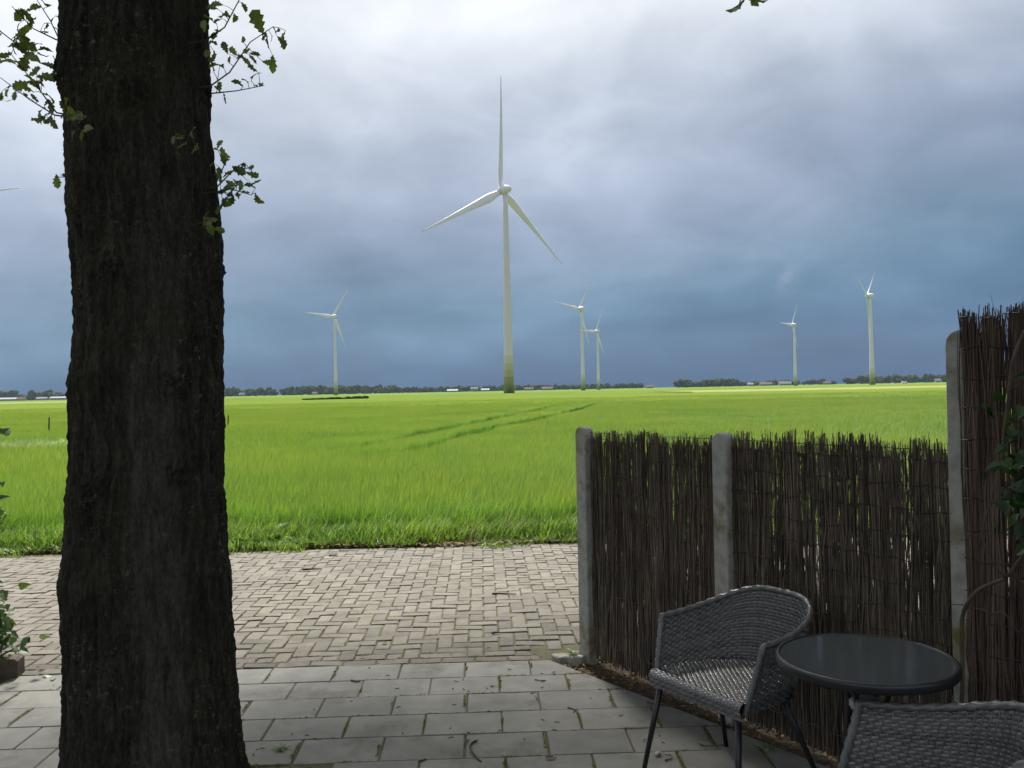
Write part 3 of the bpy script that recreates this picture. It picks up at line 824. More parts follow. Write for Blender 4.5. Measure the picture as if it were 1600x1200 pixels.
wood(X(600), X(1020), D0 + 150, lambda x: 13, 'low hazy tree line on the horizon behind the tallest turbine')
wood(X(1038), X(1118), D0 - 150, lambda x: 14.5, 'small dark grove on the horizon between the turbine pair and the far right', 1.3)
wood(X(1110), X(1330), D0 + 100, lambda x: 12, 'low tree line on the horizon behind the smaller right turbine')
wood(X(1300), X(1760), D0 - 100, lambda x: 17, 'dark tree line on the horizon behind the rightmost turbine')

def house(px, w, d, h, roof_h, wall, roofm, label, dist=1720, cat='house', windows=2, turn=0.0):
    w, d, h, roof_h = w * .8, d * .8, h * .75, roof_h * .7
    t = empty('farmhouse' if cat == 'house' else 'farm_shed', (X(px, dist), dist, 0), turn); tag(t, label, cat, 'far farm buildings')
    mb = MB(); mb.box((-w / 2, -d / 2, 0), (w / 2, d / 2, h))
    mb.add([(-w / 2 + .02, -d / 2 + .02, h), (-w / 2 + .02, d / 2 - .02, h), (-w / 2 + .02, 0, h + roof_h), (w / 2 - .02, -d / 2 + .02, h), (w / 2 - .02, d / 2 - .02, h), (w / 2 - .02, 0, h + roof_h)], [(0, 1, 2), (4, 3, 5)])
    mb.build('wall', M[wall], t)
    rf = MB(); e = 0.5
    for s in (-1, 1):
        y0, z0 = s * (d / 2 + e), h - e * roof_h / (d / 2)
        rf.add([(-w / 2 - e, y0, z0), (w / 2 + e, y0, z0), (w / 2 + e, 0, h + roof_h + 0.05), (-w / 2 - e, 0, h + roof_h + 0.05), (-w / 2 - e, y0, z0 + .3), (w / 2 + e, y0, z0 + .3), (w / 2 + e, 0, h + roof_h + .35), (-w / 2 - e, 0, h + roof_h + .35)],
               [(4, 5, 6, 7), (0, 1, 2, 3), (0, 1, 5, 4), (1, 2, 6, 5), (3, 0, 4, 7)])
    r = rf.build('roof', M[roofm], t)
    if cat == 'house':
        ch = MB(); ch.box((w * .25, -.4, h + roof_h - .6), (w * .25 + .9, .4, h + roof_h + 1.2)); ch.build('chimney', M['house_brick'], r)
    for k in range(windows):
        wx = -w / 2 + w * (k + 0.7) / (windows + 0.4)
        wb = MB(); wb.box((wx - .6, -d / 2 - .06, 0.9), (wx + .6, -d / 2 + .05, 2.4)); wb.build('window', M['glass_dark'], t)
    return t
house(8, 62, 18, 5, 4, 'house_wall', 'roof_pale', 'long pale roofed shed at the left edge of the picture', cat='shed', windows=5)
house(33, 22, 12, 4, 6, 'house_brick', 'roof_red', 'red roofed farmhouse between two pale sheds left of the oak trunk', windows=3)
house(66, 26, 14, 5, 3.5, 'house_wall', 'roof_tile', 'grey roofed white house in the gap between pale sheds, left of the oak trunk', windows=3)
house(92, 40, 16, 5.5, 3.5, 'house_wall', 'roof_pale', 'long pale shed beside the left side of the oak trunk', cat='shed', windows=4)
house(378, 13, 9, 5, 4.5, 'house_wall', 'roof_tile', 'small white house right of the oak trunk in front of the long wood', windows=2)
house(492, 12, 9, 4, 4, 'house_wall', 'roof_red', 'small white house with red roof near the leftmost distant turbine', windows=2)
house(707, 26, 12, 4, 3.5, 'house_wall', 'roof_pale', 'low pale shed left of the tallest turbine', cat='shed', windows=3)
house(741, 18, 11, 8, 5, 'house_wall', 'roof_tile', 'tall white farmhouse just left of the tallest turbine', windows=3)
house(758, 20, 11, 4, 4, 'house_wall', 'roof_pale', 'low white shed touching the tall white farmhouse', cat='shed', windows=3)
house(826, 22, 11, 4, 5, 'house_brick', 'roof_red', 'red roofed farmhouse just right of the tallest turbine', windows=3)
house(855, 26, 12, 4.5, 5, 'house_wall', 'roof_red', 'white farmhouse with red roof midway to the turbine pair', windows=3)
house(1015, 16, 10, 4, 4, 'house_wall', 'roof_red', 'small white house left of the dark grove', windows=2)
house(1172, 14, 10, 5, 4, 'house_wall', 'roof_pale', 'small white house well left of the smaller right turbine', windows=2)
house(1196, 30, 13, 4.5, 5, 'house_brick', 'roof_red', 'long red roofed farmhouse left of the smaller right turbine', windows=4)
house(1226, 30, 13, 5, 6, 'house_wall', 'roof_tile', 'pale house with grey roof at the foot of the smaller right turbine', windows=4)
house(1292, 18, 10, 4, 4.5, 'house_brick', 'roof_red', 'small red farmhouse between the two right turbines', windows=2)
house(1465, 14, 10, 5, 5, 'house_wall', 'roof_tile', 'small white house beside the mossy tall post', windows=2)

vn = empty('parked_van', (X(1413, 900), 900, 0)); tag(vn, 'tiny white van parked beyond the field right of the rightmost turbine', 'van')
b = MB(); b.box((-2.6, -1, 0.5), (1.6, 1, 2.9)); b.add([(1.6, -1, .5), (2.9, -1, .5), (2.9, -1, 1.5), (2.2, -1, 2.0), (1.6, -1, 2.9), (1.6, 1, .5), (2.9, 1, .5), (2.9, 1, 1.5), (2.2, 1, 2.0), (1.6, 1, 2.9)],
      [(4, 3, 2, 1, 0), (5, 6, 7, 8, 9), (1, 2, 7, 6), (2, 3, 8, 7), (3, 4, 9, 8), (0, 1, 6, 5)])
b.build('body', M['white_paint'], vn)
for wx in (-1.7, 1.6):
    for wy in (-1, 1):
        w = MB(); w.tube([(wx, wy * 0.8, .4), (wx, wy * 1.04, .4)], 0.4, 12); w.build('wheel', M['black_metal'], vn)

hd = MB(); q = random.Random(5)
for k in range(46):
    t = k / 45; x = -48 + 12.5 * t; y = 200 + 8 * t
    blob(hd, (x, y, 0.55), 0.5 + q.random() * .5, 0.6, 0.10 + 0.34 * q.random() * (0.3 + t), q.uniform(0, 99), 8, 5)
tag(hd.build('scrub_strip', M['far_leaf'], smooth=True), 'low dark strip of scrub in the field below the leftmost distant turbine', 'scrub', kind='stuff')
for (x, y, h, lb) in ((-12.86, 39, 0.82, 'short dark wooden stake in the barley just right of the oak trunk'), (-19.6, 36.5, 0.95, 'short wooden stake in the dry bank left of the oak trunk')):
    p = MB(); p.tube([(x, y, -0.05), (x + .01, y, h * .5), (x + 0.03, y, h)], [0.032, 0.032, 0.028], 7)
    o = p.build('field_stake', M['twig']); tag(o, lb, 'stake', 'stakes in the field')

# ================================================================== THE OAK
oak = empty('oak_tree', (-1.5, 3.5, 0)); tag(oak, 'massive dark oak trunk with lichened bark and leafy side shoots', 'tree')
OX, OY = -1.5, 3.5
PROF = [(-0.06, -1.487, .430), (0.05, -1.487, .405), (0.20, -1.488, .375), (0.46, -1.491, .352), (0.72, -1.497, .341), (0.86, -1.500, .342), (0.985, -1.508, .346), (1.10, -1.503, .334), (1.24, -1.500, .328), (1.50, -1.491, .319), (1.62, -1.490, .320),
        (1.76, -1.495, .321), (1.88, -1.488, .314), (2.02, -1.482, .309), (2.28, -1.487, .311), (2.54, -1.502, .309), (2.80, -1.509, .297), (3.06, -1.523, .300), (3.32, -1.516, .294), (4.0, -1.50, .285), (5.0, -1.45, .27), (6.5, -1.40, .22), (8.2, -1.3, .12)]
def prof_at(z):
    for i in range(len(PROF) - 1):
        if PROF[i][0] <= z <= PROF[i + 1][0]:
            t = (z - PROF[i][0]) / (PROF[i + 1][0] - PROF[i][0]); t = t * t * (3 - 2 * t)
            return PROF[i][1] + (PROF[i + 1][1] - PROF[i][1]) * t, PROF[i][2] + (PROF[i + 1][2] - PROF[i][2]) * t
    return PROF[-1][1], PROF[-1][2]
tr = MB(); NA = 330; zs = []
z = -0.06
while z < 3.5: zs.append(z); z += 0.0072
while z < 8.2: zs.append(z); z += 0.10
scar = []
for z in zs:
    cx_, r = prof_at(z); r -= 0.030; cx_ += 0.017
    sx = -1.30 - 0.02 * z + 0.03 * noise.noise(Vector((z * 1.3, 0, 9)))      # x of the healed strip
    if z < 1.9: sx += 0.0
    for k in range(NA):
        a = 2 * math.pi * k / NA; ca, sa = math.cos(a), math.sin(a)
        p = Vector((ca * r, sa * r, z))
        lob = 0.016 * noise.noise(Vector((ca * 1.7, sa * 1.7, z * 0.8))) + (0.05 * max(0, 0.25 - z) * (1 + math.sin(a * 5)) if z < 0.25 else 0)
        fr = noise.noise(Vector((p.x * 34 + 0.8 * noise.noise(Vector((p.x * 9, p.y * 9, z * 5))), p.y * 34, z * 2.4)))
        ridge = 1 - abs(fr) * 2.1
        fine = noise.noise(Vector((p.x * 95, p.y * 95, z * 48)))
        wob = noise.noise(Vector((p.x * 16, p.y * 16, z * 13)))
        s_ = 0.0
        if sa < 0:
            dx = (cx_ + ca * r) - (-1.335 + 0.012 * math.sin(z * 3)) + 0.022 * noise.noise(Vector((p.x * 9, 3, z * 4))) + 0.012 * noise.noise(Vector((p.x * 30, 3, z * 22)))
            s_ = max(0, 1 - abs(dx) / 0.085); s_ = min(1, s_ * 5) * min(1, max(0, (3.4 - z) * .9)) * (0.55 if z > 1.9 else 1)
        fr2 = noise.noise(Vector((p.x * 17 + 5, p.y * 17, z * 1.3 + 0.3 * noise.noise(Vector((p.x * 6, p.y * 6, z * 3))))))
        ridge = 0.6 * ridge + 0.7 * (1 - abs(fr2) * 2.4)
        amp = 0.022 * (1 - 0.35 * s_)
        d = lob + amp * ridge * 0.8 + 0.006 * fine * (1 - .3 * s_) + 0.004 * wob * (1 - 0.5 * s_) - 0.012
        knot = 0.0
        for (ka, kz, ks) in ((-1.9, 1.36, .05), (-0.85, 1.42, .04), (-1.2, 2.86, .06), (-2.35, 2.95, .07), (3.14, 0.98, .06), (3.10, 1.72, .05), (-0.05, 2.20, .05), (0.03, 2.95, .05), (-1.6, 2.2, .045), (-0.8, 1.76, .045)):
            da = (a - ka + math.pi) % (2 * math.pi) - math.pi
            q2 = (da * r) ** 2 / ks ** 2 + (z - kz) ** 2 / (ks * 1.1) ** 2
            if q2 < 6: knot += 0.022 * math.exp(-q2) * (1 + 1.1 * fine)
        rr_ = r + d + knot
        tr.v.append((cx_ + ca * rr_ - OX, sa * rr_, z)); scar.append(s_)
for j in range(len(zs) - 1):
    for k in range(NA):
        k2 = (k + 1) % NA; tr.f.append((j * NA + k, j * NA + k2, (j + 1) * NA + k2, (j + 1) * NA + k))
tr.f.append(tuple((len(zs) - 1) * NA + k for k in range(NA)))
trunk = tr.build('trunk', M['bark'], oak, True)
at = trunk.data.attributes.new('scar', 'FLOAT', 'POINT'); at.data.foreach_set('value', scar)

qq = random.Random(12)
for k in range(9):                             # limbs above the picture
    a = k * 0.7 + qq.uniform(-.2, .2); z0 = 4.3 + k * 0.42; L = qq.uniform(3.6, 5.2) * (1 - 0.05 * k)
    cx_, r = prof_at(min(z0, 8.1)); pts_ = []
    for i in range(8):
        t = i / 7
        pts_.append((cx_ - OX + math.cos(a) * L * t + 0.25 * noise.noise(Vector((k, t * 3, 1))), math.sin(a) * L * t + 0.25 * noise.noise(Vector((k, t * 3, 5))), z0 + L * (0.75 * t - 0.22 * t * t) + (0.6 * t if math.sin(a) > 0.2 else 0)))
    lb = MB(); lb.tube(pts_, [0.17 * (1 - 0.88 * i / 7) for i in range(8)], 9); lb.build('limb', M['bark'], oak, True)

def under(x, y): return max(4.3 - 0.25 * max(0, 2 - y), 1.7 + 0.53 * max(y, 0) + 0.45)
cr = MB(); made = 0  # unseen oak crown, spread wide and thickened to shade terrace and bricks
while made < 820:
    u = Vector((qq.gauss(0, 1), qq.gauss(0, 1), qq.gauss(0, 1))).normalized() * qq.uniform(0.35, 1.0) ** 0.5
    c = Vector((-0.6 + u.x * 8.2, 5.0 + u.y * 9.4, 10.2 + u.z * 5.2))
    if c.z < under(c.x, c.y) + 0.5: continue
    made += 1
    sg = qq.uniform(0.35, 0.65)
    for _ in range(95):
        p = c + Vector((qq.gauss(0, sg), qq.gauss(0, sg), qq.gauss(0, sg * .7)))
        if p.z < under(p.x, p.y): continue
        n_ = Vector((qq.gauss(0, .6), qq.gauss(0, .6), 1)).normalized(); t_ = n_.orthogonal().normalized(); t_.rotate(Quaternion(n_, qq.uniform(0, 6.28))); b_ = n_.cross(t_)
        l = qq.uniform(0.07, 0.13); w = l * 0.55
        o_ = Vector((OX, OY, 0))
        cr.add([p - t_ * l - o_, p + b_ * w - o_, p + t_ * l - o_, p - b_ * w - o_], [(0, 1, 2, 3)])
tag(cr.build('crown', M['crownleaf'], oak), kind='stuff')

def oak_leaf(curl=0.0, twist=0.0):
    side = [(0, 0.0), (0.06, 0.02), (0.05, 0.10), (0.15, 0.20), (0.10, 0.28), (0.24, 0.42), (0.16, 0.50), (0.30, 0.66), (0.19, 0.74), (0.22, 0.88), (0.10, 0.95), (0, 1.0)]
    mb = MB(); ns = len(side)
    for x, y in side:
        zc = -0.10 * (y - .4) ** 2 - curl * y * y
        tz_ = twist * (y - .3)
        mb.v += [(-x, y * (1 - .25 * curl * y), zc + abs(x) * (0.35 - tz_) + .05 * math.sin(y * 17)), (0, y * (1 - .25 * curl * y), zc), (x, y * (1 - .25 * curl * y), zc + abs(x) * (0.35 + tz_) + .05 * math.cos(y * 15))]
    for i in range(ns - 1):
        a = i * 3; mb.f += [(a, a + 1, a + 4, a + 3), (a + 1, a + 2, a + 5, a + 4)]
    return mb.mesh('oak_leaf', M['oakleaf'], False)
OAKLEAF = oak_leaf()
OAKLEAVES = [oak_leaf(0.1, .3), oak_leaf(0.45, -.6), oak_leaf(-0.3, .8), oak_leaf(0.75, .4)]
SHOOTS = [
  ([(-1.185, 3.45, 2.94), (-1.09, 3.45, 2.976), (-0.998, 3.45, 3.082), (-0.92, 3.45, 3.16)], [(-0.976, 3.45, 3.167, 1.5), (-0.895, 3.45, 3.121, 1.2), (-0.934, 3.45, 3.102, 1), (-0.945, 3.45, 3.05, 1.1), (-1.012, 3.45, 3.039, 1), (-1.065, 3.45, 3.048, 0.8), (-1.108, 3.45, 3.079, 1), (-1.034, 3.45, 3.093, 0.9), (-1.009, 3.45, 3.067, 0.9), (-1.168, 3.45, 3.016, 1.3), (-0.959, 3.45, 3.133, 0.8), (-1.122, 3.45, 3.008, 0.8), (-0.915, 3.45, 3.153, 0.7)]) ,
  ([(-1.2, 3.5, 2.929), (-1.093, 3.5, 2.935), (-0.984, 3.5, 2.961)], [(-1.08, 3.5, 2.966, 1), (-1.025, 3.5, 2.991, 1.1), (-1.146, 3.5, 2.917, 0.9), (-0.982, 3.5, 2.943, 0.9), (-1.166, 3.5, 2.949, 0.8), (-1.046, 3.5, 2.973, 0.7)]) ,
  ([(-1.185, 3.4, 3.102), (-1.121, 3.4, 3.174), (-1.041, 3.4, 3.251), (-1.0, 3.4, 3.296)], [(-1.103, 3.4, 3.184, 1.1), (-1.067, 3.4, 3.221, 1), (-1.131, 3.4, 3.146, 1), (-1.159, 3.4, 3.122, 1.2), (-1.031, 3.4, 3.248, 0.9), (-1.146, 3.4, 3.045, 0.9), (-1.171, 3.4, 3.061, 0.9), (-1.163, 3.4, 3.188, 1.1), (-1.155, 3.4, 3.233, 1.1), (-1.119, 3.4, 3.232, 0.9), (-1.179, 3.4, 3.147, 0.9)]) ,
  ([(-1.183, 3.5, 2.567), (-1.151, 3.5, 2.636), (-1.158, 3.5, 2.683)], [(-1.165, 3.5, 2.691, 0.8), (-1.142, 3.5, 2.675, 0.9), (-1.157, 3.5, 2.707, 0.7), (-1.15, 3.5, 2.652, 0.7), (-1.175, 3.5, 2.616, 0.7)]) ,
  ([(-1.164, 3.45, 2.536), (-1.096, 3.45, 2.591), (-1.042, 3.45, 2.606)], [(-1.052, 3.45, 2.624, 0.8), (-1.035, 3.45, 2.588, 0.9), (-1.068, 3.45, 2.596, 1), (-1.03, 3.45, 2.611, 0.7), (-1.109, 3.45, 2.581, 0.8), (-1.13, 3.45, 2.561, 0.8)]) ,
  ([(-1.145, 3.4, 2.504), (-1.079, 3.4, 2.505), (-1.014, 3.4, 2.491)], [(-1.131, 3.4, 2.564, 1), (-1.107, 3.4, 2.531, 1), (-1.079, 3.4, 2.515, 1), (-1.054, 3.4, 2.537, 1.1), (-1.029, 3.4, 2.489, 1), (-1.004, 3.4, 2.476, 1.3), (-1.095, 3.4, 2.488, 1), (-1.131, 3.4, 2.438, 0.9), (-1.122, 3.4, 2.501, 1), (-1.118, 3.4, 2.463, 0.9), (-1.07, 3.4, 2.492, 0.8)]) ,
  ([(-1.15, 3.25, 2.354), (-1.13, 3.25, 2.36), (-1.118, 3.25, 2.343)], [(-1.135, 3.25, 2.363, 1), (-1.118, 3.25, 2.338, 1.1), (-1.149, 3.25, 2.373, 0.8)]) ,
  ([(-1.791, 3.45, 3.152), (-1.836, 3.45, 3.23), (-1.881, 3.45, 3.316)], [(-1.82, 3.45, 3.271, 1.3), (-1.851, 3.45, 3.264, 0.7), (-1.806, 3.45, 3.191, 0.7)]) ,
  ([(-1.771, 3.4, 3.119), (-1.836, 3.4, 3.145), (-1.891, 3.4, 3.212)], [(-1.89, 3.4, 3.217, 1.2), (-1.871, 3.4, 3.179, 1.2), (-1.917, 3.4, 3.152, 0.9), (-1.856, 3.4, 3.189, 0.9), (-1.826, 3.4, 3.16, 0.9), (-1.815, 3.4, 3.175, 0.7)]) ,
  ([(-1.744, 3.35, 2.983), (-1.816, 3.35, 3.014), (-1.929, 3.35, 3.112), (-1.997, 3.35, 3.183)], [(-1.914, 3.35, 3.091, 1.3), (-1.886, 3.35, 3.106, 1.3), (-1.902, 3.35, 3.064, 1.2), (-1.852, 3.35, 3.07, 1.3), (-1.853, 3.35, 3.038, 1.3), (-1.89, 3.35, 3.026, 1.2), (-1.837, 3.35, 3.095, 1.2), (-1.791, 3.35, 3.014, 1.1), (-1.815, 3.35, 3.084, 1), (-1.869, 3.35, 3.085, 1.2), (-1.828, 3.35, 3.05, 1), (-1.958, 3.35, 3.117, 0.9), (-1.757, 3.35, 2.958, 0.9), (-1.766, 3.35, 3.028, 0.9)]) ,
  ([(-1.723, 3.3, 2.797), (-1.834, 3.3, 2.932), (-1.944, 3.3, 3.067)], [(-1.814, 3.3, 2.963, 1.2), (-1.765, 3.3, 2.938, 1.1), (-1.859, 3.3, 2.905, 1.2), (-1.771, 3.3, 2.886, 1.1), (-1.767, 3.3, 2.847, 1), (-1.926, 3.3, 2.983, 1.4), (-1.824, 3.3, 2.917, 0.9), (-1.79, 3.3, 2.911, 0.9), (-1.872, 3.3, 2.996, 0.8)]) ,
  ([(-1.755, 3.35, 2.804), (-1.875, 3.35, 2.881), (-1.966, 3.35, 2.955)], [(-1.959, 3.35, 2.917, 1.1), (-1.93, 3.35, 2.877, 0.9), (-1.819, 3.35, 2.82, 1.1), (-1.804, 3.35, 2.797, 1.3), (-1.76, 3.35, 2.774, 1), (-1.843, 3.35, 2.875, 0.8), (-1.775, 3.35, 2.789, 0.9)]) ,
  ([(-1.806, 3.5, 2.613), (-1.821, 3.5, 2.613), (-1.837, 3.5, 2.603)], [(-1.837, 3.5, 2.59, 1.1), (-1.826, 3.5, 2.624, 0.8)]) ,
  ([(-1.631, 3.16, 2.745), (-1.594, 3.16, 2.726), (-1.553, 3.16, 2.673)], [(-1.615, 3.16, 2.759, 1.2), (-1.592, 3.16, 2.735, 1.2), (-1.562, 3.16, 2.678, 1.2), (-1.529, 3.16, 2.677, 1), (-1.581, 3.16, 2.66, 0.9), (-1.64, 3.16, 2.776, 1)]) ,
  ([(-1.177, 3.16, 2.673), (-1.166, 3.16, 2.649), (-1.155, 3.16, 2.632)], [(-1.168, 3.16, 2.67, 0.9), (-1.183, 3.16, 2.633, 0.9), (-1.155, 3.16, 2.623, 0.9), (-1.201, 3.16, 2.657, 0.8)]) ,
  ([(0.70, 4.9, 6.4), (1.05, 4.6, 5.4), (1.22, 4.3, 4.5), (1.215, 4.2, 3.766), (1.2, 4.2, 3.641), (1.179, 4.2, 3.573)], [(1.163, 4.2, 3.551, 1.8), (1.192, 4.2, 3.591, 1.6), (1.236, 4.2, 3.581, 1.5), (1.155, 4.2, 3.592, 1.3), (1.218, 4.2, 3.622, 1.6)]) ,
]
qq = random.Random(31)
for tw, lv in SHOOTS:
    sh = MB()
    O = Vector((OX, OY, 0))
    pts_ = [Vector(p) - O for p in tw]
    for i in range(1, len(pts_)): pts_[i].y += qq.uniform(-.05, .05) * i
    # bury the first point in the trunk
    if tw[0][2] < 3.5:
        inn = Vector((prof_at(tw[0][2])[0] - OX, 0, pts_[0].z - 0.03)); d_ = (inn - pts_[0]); d_.z = 0
        pts_ = [pts_[0] + d_.normalized() * 0.09] + pts_
    n = len(pts_)
    sh.tube(pts_, [0.0042 - 0.0028 * i / (n - 1) for i in range(n)], 5)
    leaves = []
    lv = lv + [(x + qq.gauss(0, .022), y, z + qq.gauss(0, .022), s * .75) for (x, y, z, s) in lv if qq.random() < .6]
    for (x, y, z, s) in lv:
        p = Vector((x, y + qq.uniform(-.05, .05), z)) - O
        best = None
        for i in range(n - 1):
            a, b = pts_[i], pts_[i + 1]; ab = b - a; t = max(0, min(1, (p - a).dot(ab) / max(ab.length_squared, 1e-9))); c_ = a + ab * t
            if best is None or (c_ - p).length < (best - p).length: best = c_
        d_ = p - best
        if d_.length < 0.012: d_ = Vector((qq.uniform(-1, 1), qq.uniform(-1, 1), qq.uniform(-1, 1))) * 0.02
        L = 0.054 * s * qq.uniform(0.85, 1.2)
        dirv = (d_.normalized() + Vector((qq.gauss(0, .35), qq.gauss(0, .35), qq.gauss(0, .35) - 0.1))).normalized()
        basep = p - dirv * L * 0.5
        sh.tube([best, (best + basep) / 2 + Vector((0, 0, 0.004)), basep], [0.0016, 0.0012, 0.0009], 4)
        leaves.append((basep, dirv, L))
    so = sh.build('shoot', M['twig'], oak)
    for basep, dirv, L in leaves:
        nrm = Vector((qq.gauss(0, .7), -0.5 + qq.gauss(0, .6), qq.gauss(0.5, .5)))
        nrm = (nrm - dirv * nrm.dot(dirv)).normalized()
        mt = Matrix((dirv.cross(nrm), dirv, nrm)).transposed().to_4x4() @ Matrix.Diagonal((L * qq.uniform(.9, 1.25), L, L, 1))
        mt.translation = basep
        lf = link('leaf', qq.choice(OAKLEAVES), so); lf.matrix_local = mt

# ================================================================== FENCE
P1, P2, P3 = Vector((0.452, 5.47)), Vector((1.085, 4.46)), Vector((1.775, 3.37))
def post(p, d, h, label, w=0.102, t=0.075, lean=0.0):
    ang = math.atan2(d.y, d.x)
    o = empty('x') if False else None
    mb = MB(); ns = 8
    prof = [(-w / 2, -0.08), (w / 2, -0.08), (w / 2, h - w * .42)] + [(w / 2 * math.cos(math.pi * i / ns), h - w * .42 + w * .42 * math.sin(math.pi * i / ns)) for i in range(1, ns)] + [(-w / 2, h - w * .42)]
    n = len(prof); e = 0.008
    ring = lambda y, k: [(x * k, y, z if z < 0 else z - (1 - k) * 0.06) for x, z in prof]
    # rounded over the thickness
    rows = [ring(-t / 2, 0.90), ring(-t / 2 + e, 1.0), ring(t / 2 - e, 1.0), ring(t / 2, 0.90)]
    for r in rows: mb.v += r
    for i in range(3):
        for k in range(n):
            k2 = (k + 1) % n; mb.f.append((i * n + k, i * n + k2, (i + 1) * n + k2, (i + 1) * n + k))
    mb.f.append(tuple(reversed(range(n)))); mb.f.append(tuple(3 * n + k for k in range(n)))
    ob = mb.build('concrete_post', M['concrete'], None, False, (p.x, p.y, 0)); ob.rotation_euler = (0, lean, ang)
    return tag(ob, label, 'post', 'concrete fence posts')
d12, d23 = (P2 - P1).normalized(), (P3 - P2).normalized()
post(P1, d12, 1.46, 'grey round topped concrete post at the free left end of the brushwood fence')
post(P2, (d12 + d23).normalized(), 1.46, 'concrete post with ochre lichen between the two low brushwood screens')
post(P3, d23, 1.90, 'tall mossy concrete post between the low and the tall brushwood screen', 0.125, 0.09)

def screen(A, B, off, zb, zt, mat, label, seed, n_b, wires, gapp=0.3, ragged=0.05, top_wire=None, dense=1.0):
    q = random.Random(seed)
    d = (B - A); L = d.length; d = d.normalized(); nrm = Vector((d.y, -d.x))
    if nrm.y > 0: nrm = -nrm                    # towards the terrace
    o = empty('brushwood_screen', (A.x, A.y, 0)); tag(o, label, 'screen', 'brushwood screens of the fence')
    P = lambda s, w, z: (d.x * s + nrm.x * (w + off), d.y * s + nrm.y * (w + off), z)
    pitch = L / n_b
    for b in range(n_b):
        mb = MB(); s0 = (b + 0.5) * pitch; tp = zt + q.uniform(-.5, .4) * ragged
        lean = q.uniform(-0.018, 0.018); thin = q.random() < gapp
        ns = q.randint(22, 30) if thin else q.randint(46, 58)
        for k in range(int(ns * dense)):
            s = s0 + q.gauss(0, pitch * (0.20 if thin else 0.30)); w = q.uniform(-0.016, 0.016)
            top = tp + q.uniform(-0.07, 0.02) * (1.6 if q.random() < .2 else 1)
            bot = zb + q.uniform(0, 0.05) if q.random() < 0.7 else zb + q.uniform(0.1, 0.7)
            if q.random() < 0.12: top = zb + q.uniform(0.6, 1.2)
            r = q.uniform(0.0024, 0.0047) if q.random() < .5 else q.uniform(0.001, 0.0024); pts_ = []; kx = [q.gauss(0, .0065) for _ in range(9)]; sl = q.gauss(0, .016)
            ph, am = q.uniform(0, 6), q.uniform(0.002, 0.008)
            nseg = 9
            for i in range(nseg):
                t = i / (nseg - 1); z = bot + (top - bot) * t
                pinch = 1 - 0.35 * math.sin(min(1, max(0, (z - zb) / (zt - zb))) * math.pi) ** 2
                fan = (s - s0) * (0.9 + 0.25 * max(0, t - .85) * 6) * pinch
                pts_.append(P(s0 + fan + (lean + sl) * (z - 0.7) + kx[i] + am * math.sin(ph + t * 9), w + am * math.cos(ph + t * 7), z))
            mb.tube(pts_, [r * (1.15 - 0.55 * i / (nseg - 1)) for i in range(nseg)], 4, False)
            if q.random() < 0.22:               # side twiglets near the top
                z = top - q.uniform(0.03, 0.25); base_ = P(s0 + (s - s0) + lean * (z - .7), w, z)
                mb.tube([base_, (base_[0] + d.x * q.uniform(-.03, .03), base_[1] + d.y * q.uniform(-.03, .03), z + q.uniform(.03, .09))], [r * .6, r * .3], 3, False)
        mb.build('brushwood_bundle', mat, o)
    for z in wires:
        mb = MB(); pts_ = []
        for i in range(41):
            s = L * i / 40; pts_.append(P(s, 0.020 + 0.004 * math.sin(i * 2.3 + z * 9), z + 0.006 * math.sin(i * 1.1 + z * 20)))
        mb.tube(pts_, 0.0019, 4); mb.build('binding_wire', M['wire'], o)
    if top_wire:
        mb = MB(); mb.tube([P(-0.03, 0.005, top_wire), P(L / 2, 0.007, top_wire - 0.004), P(L + .03, 0.005, top_wire)], 0.0022, 5); mb.build('top_wire', M['wire'], o)
    return o
wz = [0.12 + 0.105 * i for i in range(13)]
screen(P1 + d12 * 0.055, P2 - d12 * 0.03, -0.015, 0.0, 1.425, M['stick'], 'low dark brushwood screen between the two round topped posts', 3, 30, wz, 0.45, 0.05, 1.425)
screen(P2 + d12 * 0.05, P3 - d23 * 0.02, -0.015, 0.0, 1.445, M['stick'], 'low dark brushwood screen behind the chair and table, next to the tall post', 4, 34, wz, 0.34, 0.06, 1.425)
P4 = P3 + d23 * 1.3
screen(P3 + d23 * 0.02, P4, 0.062, 0.0, 1.955, M['stick_red'], 'tall reddish brown brushwood screen at the right edge', 5, 34, [0.1 + 0.115 * i for i in range(17)], 0.0, 0.05, dense=1.7)

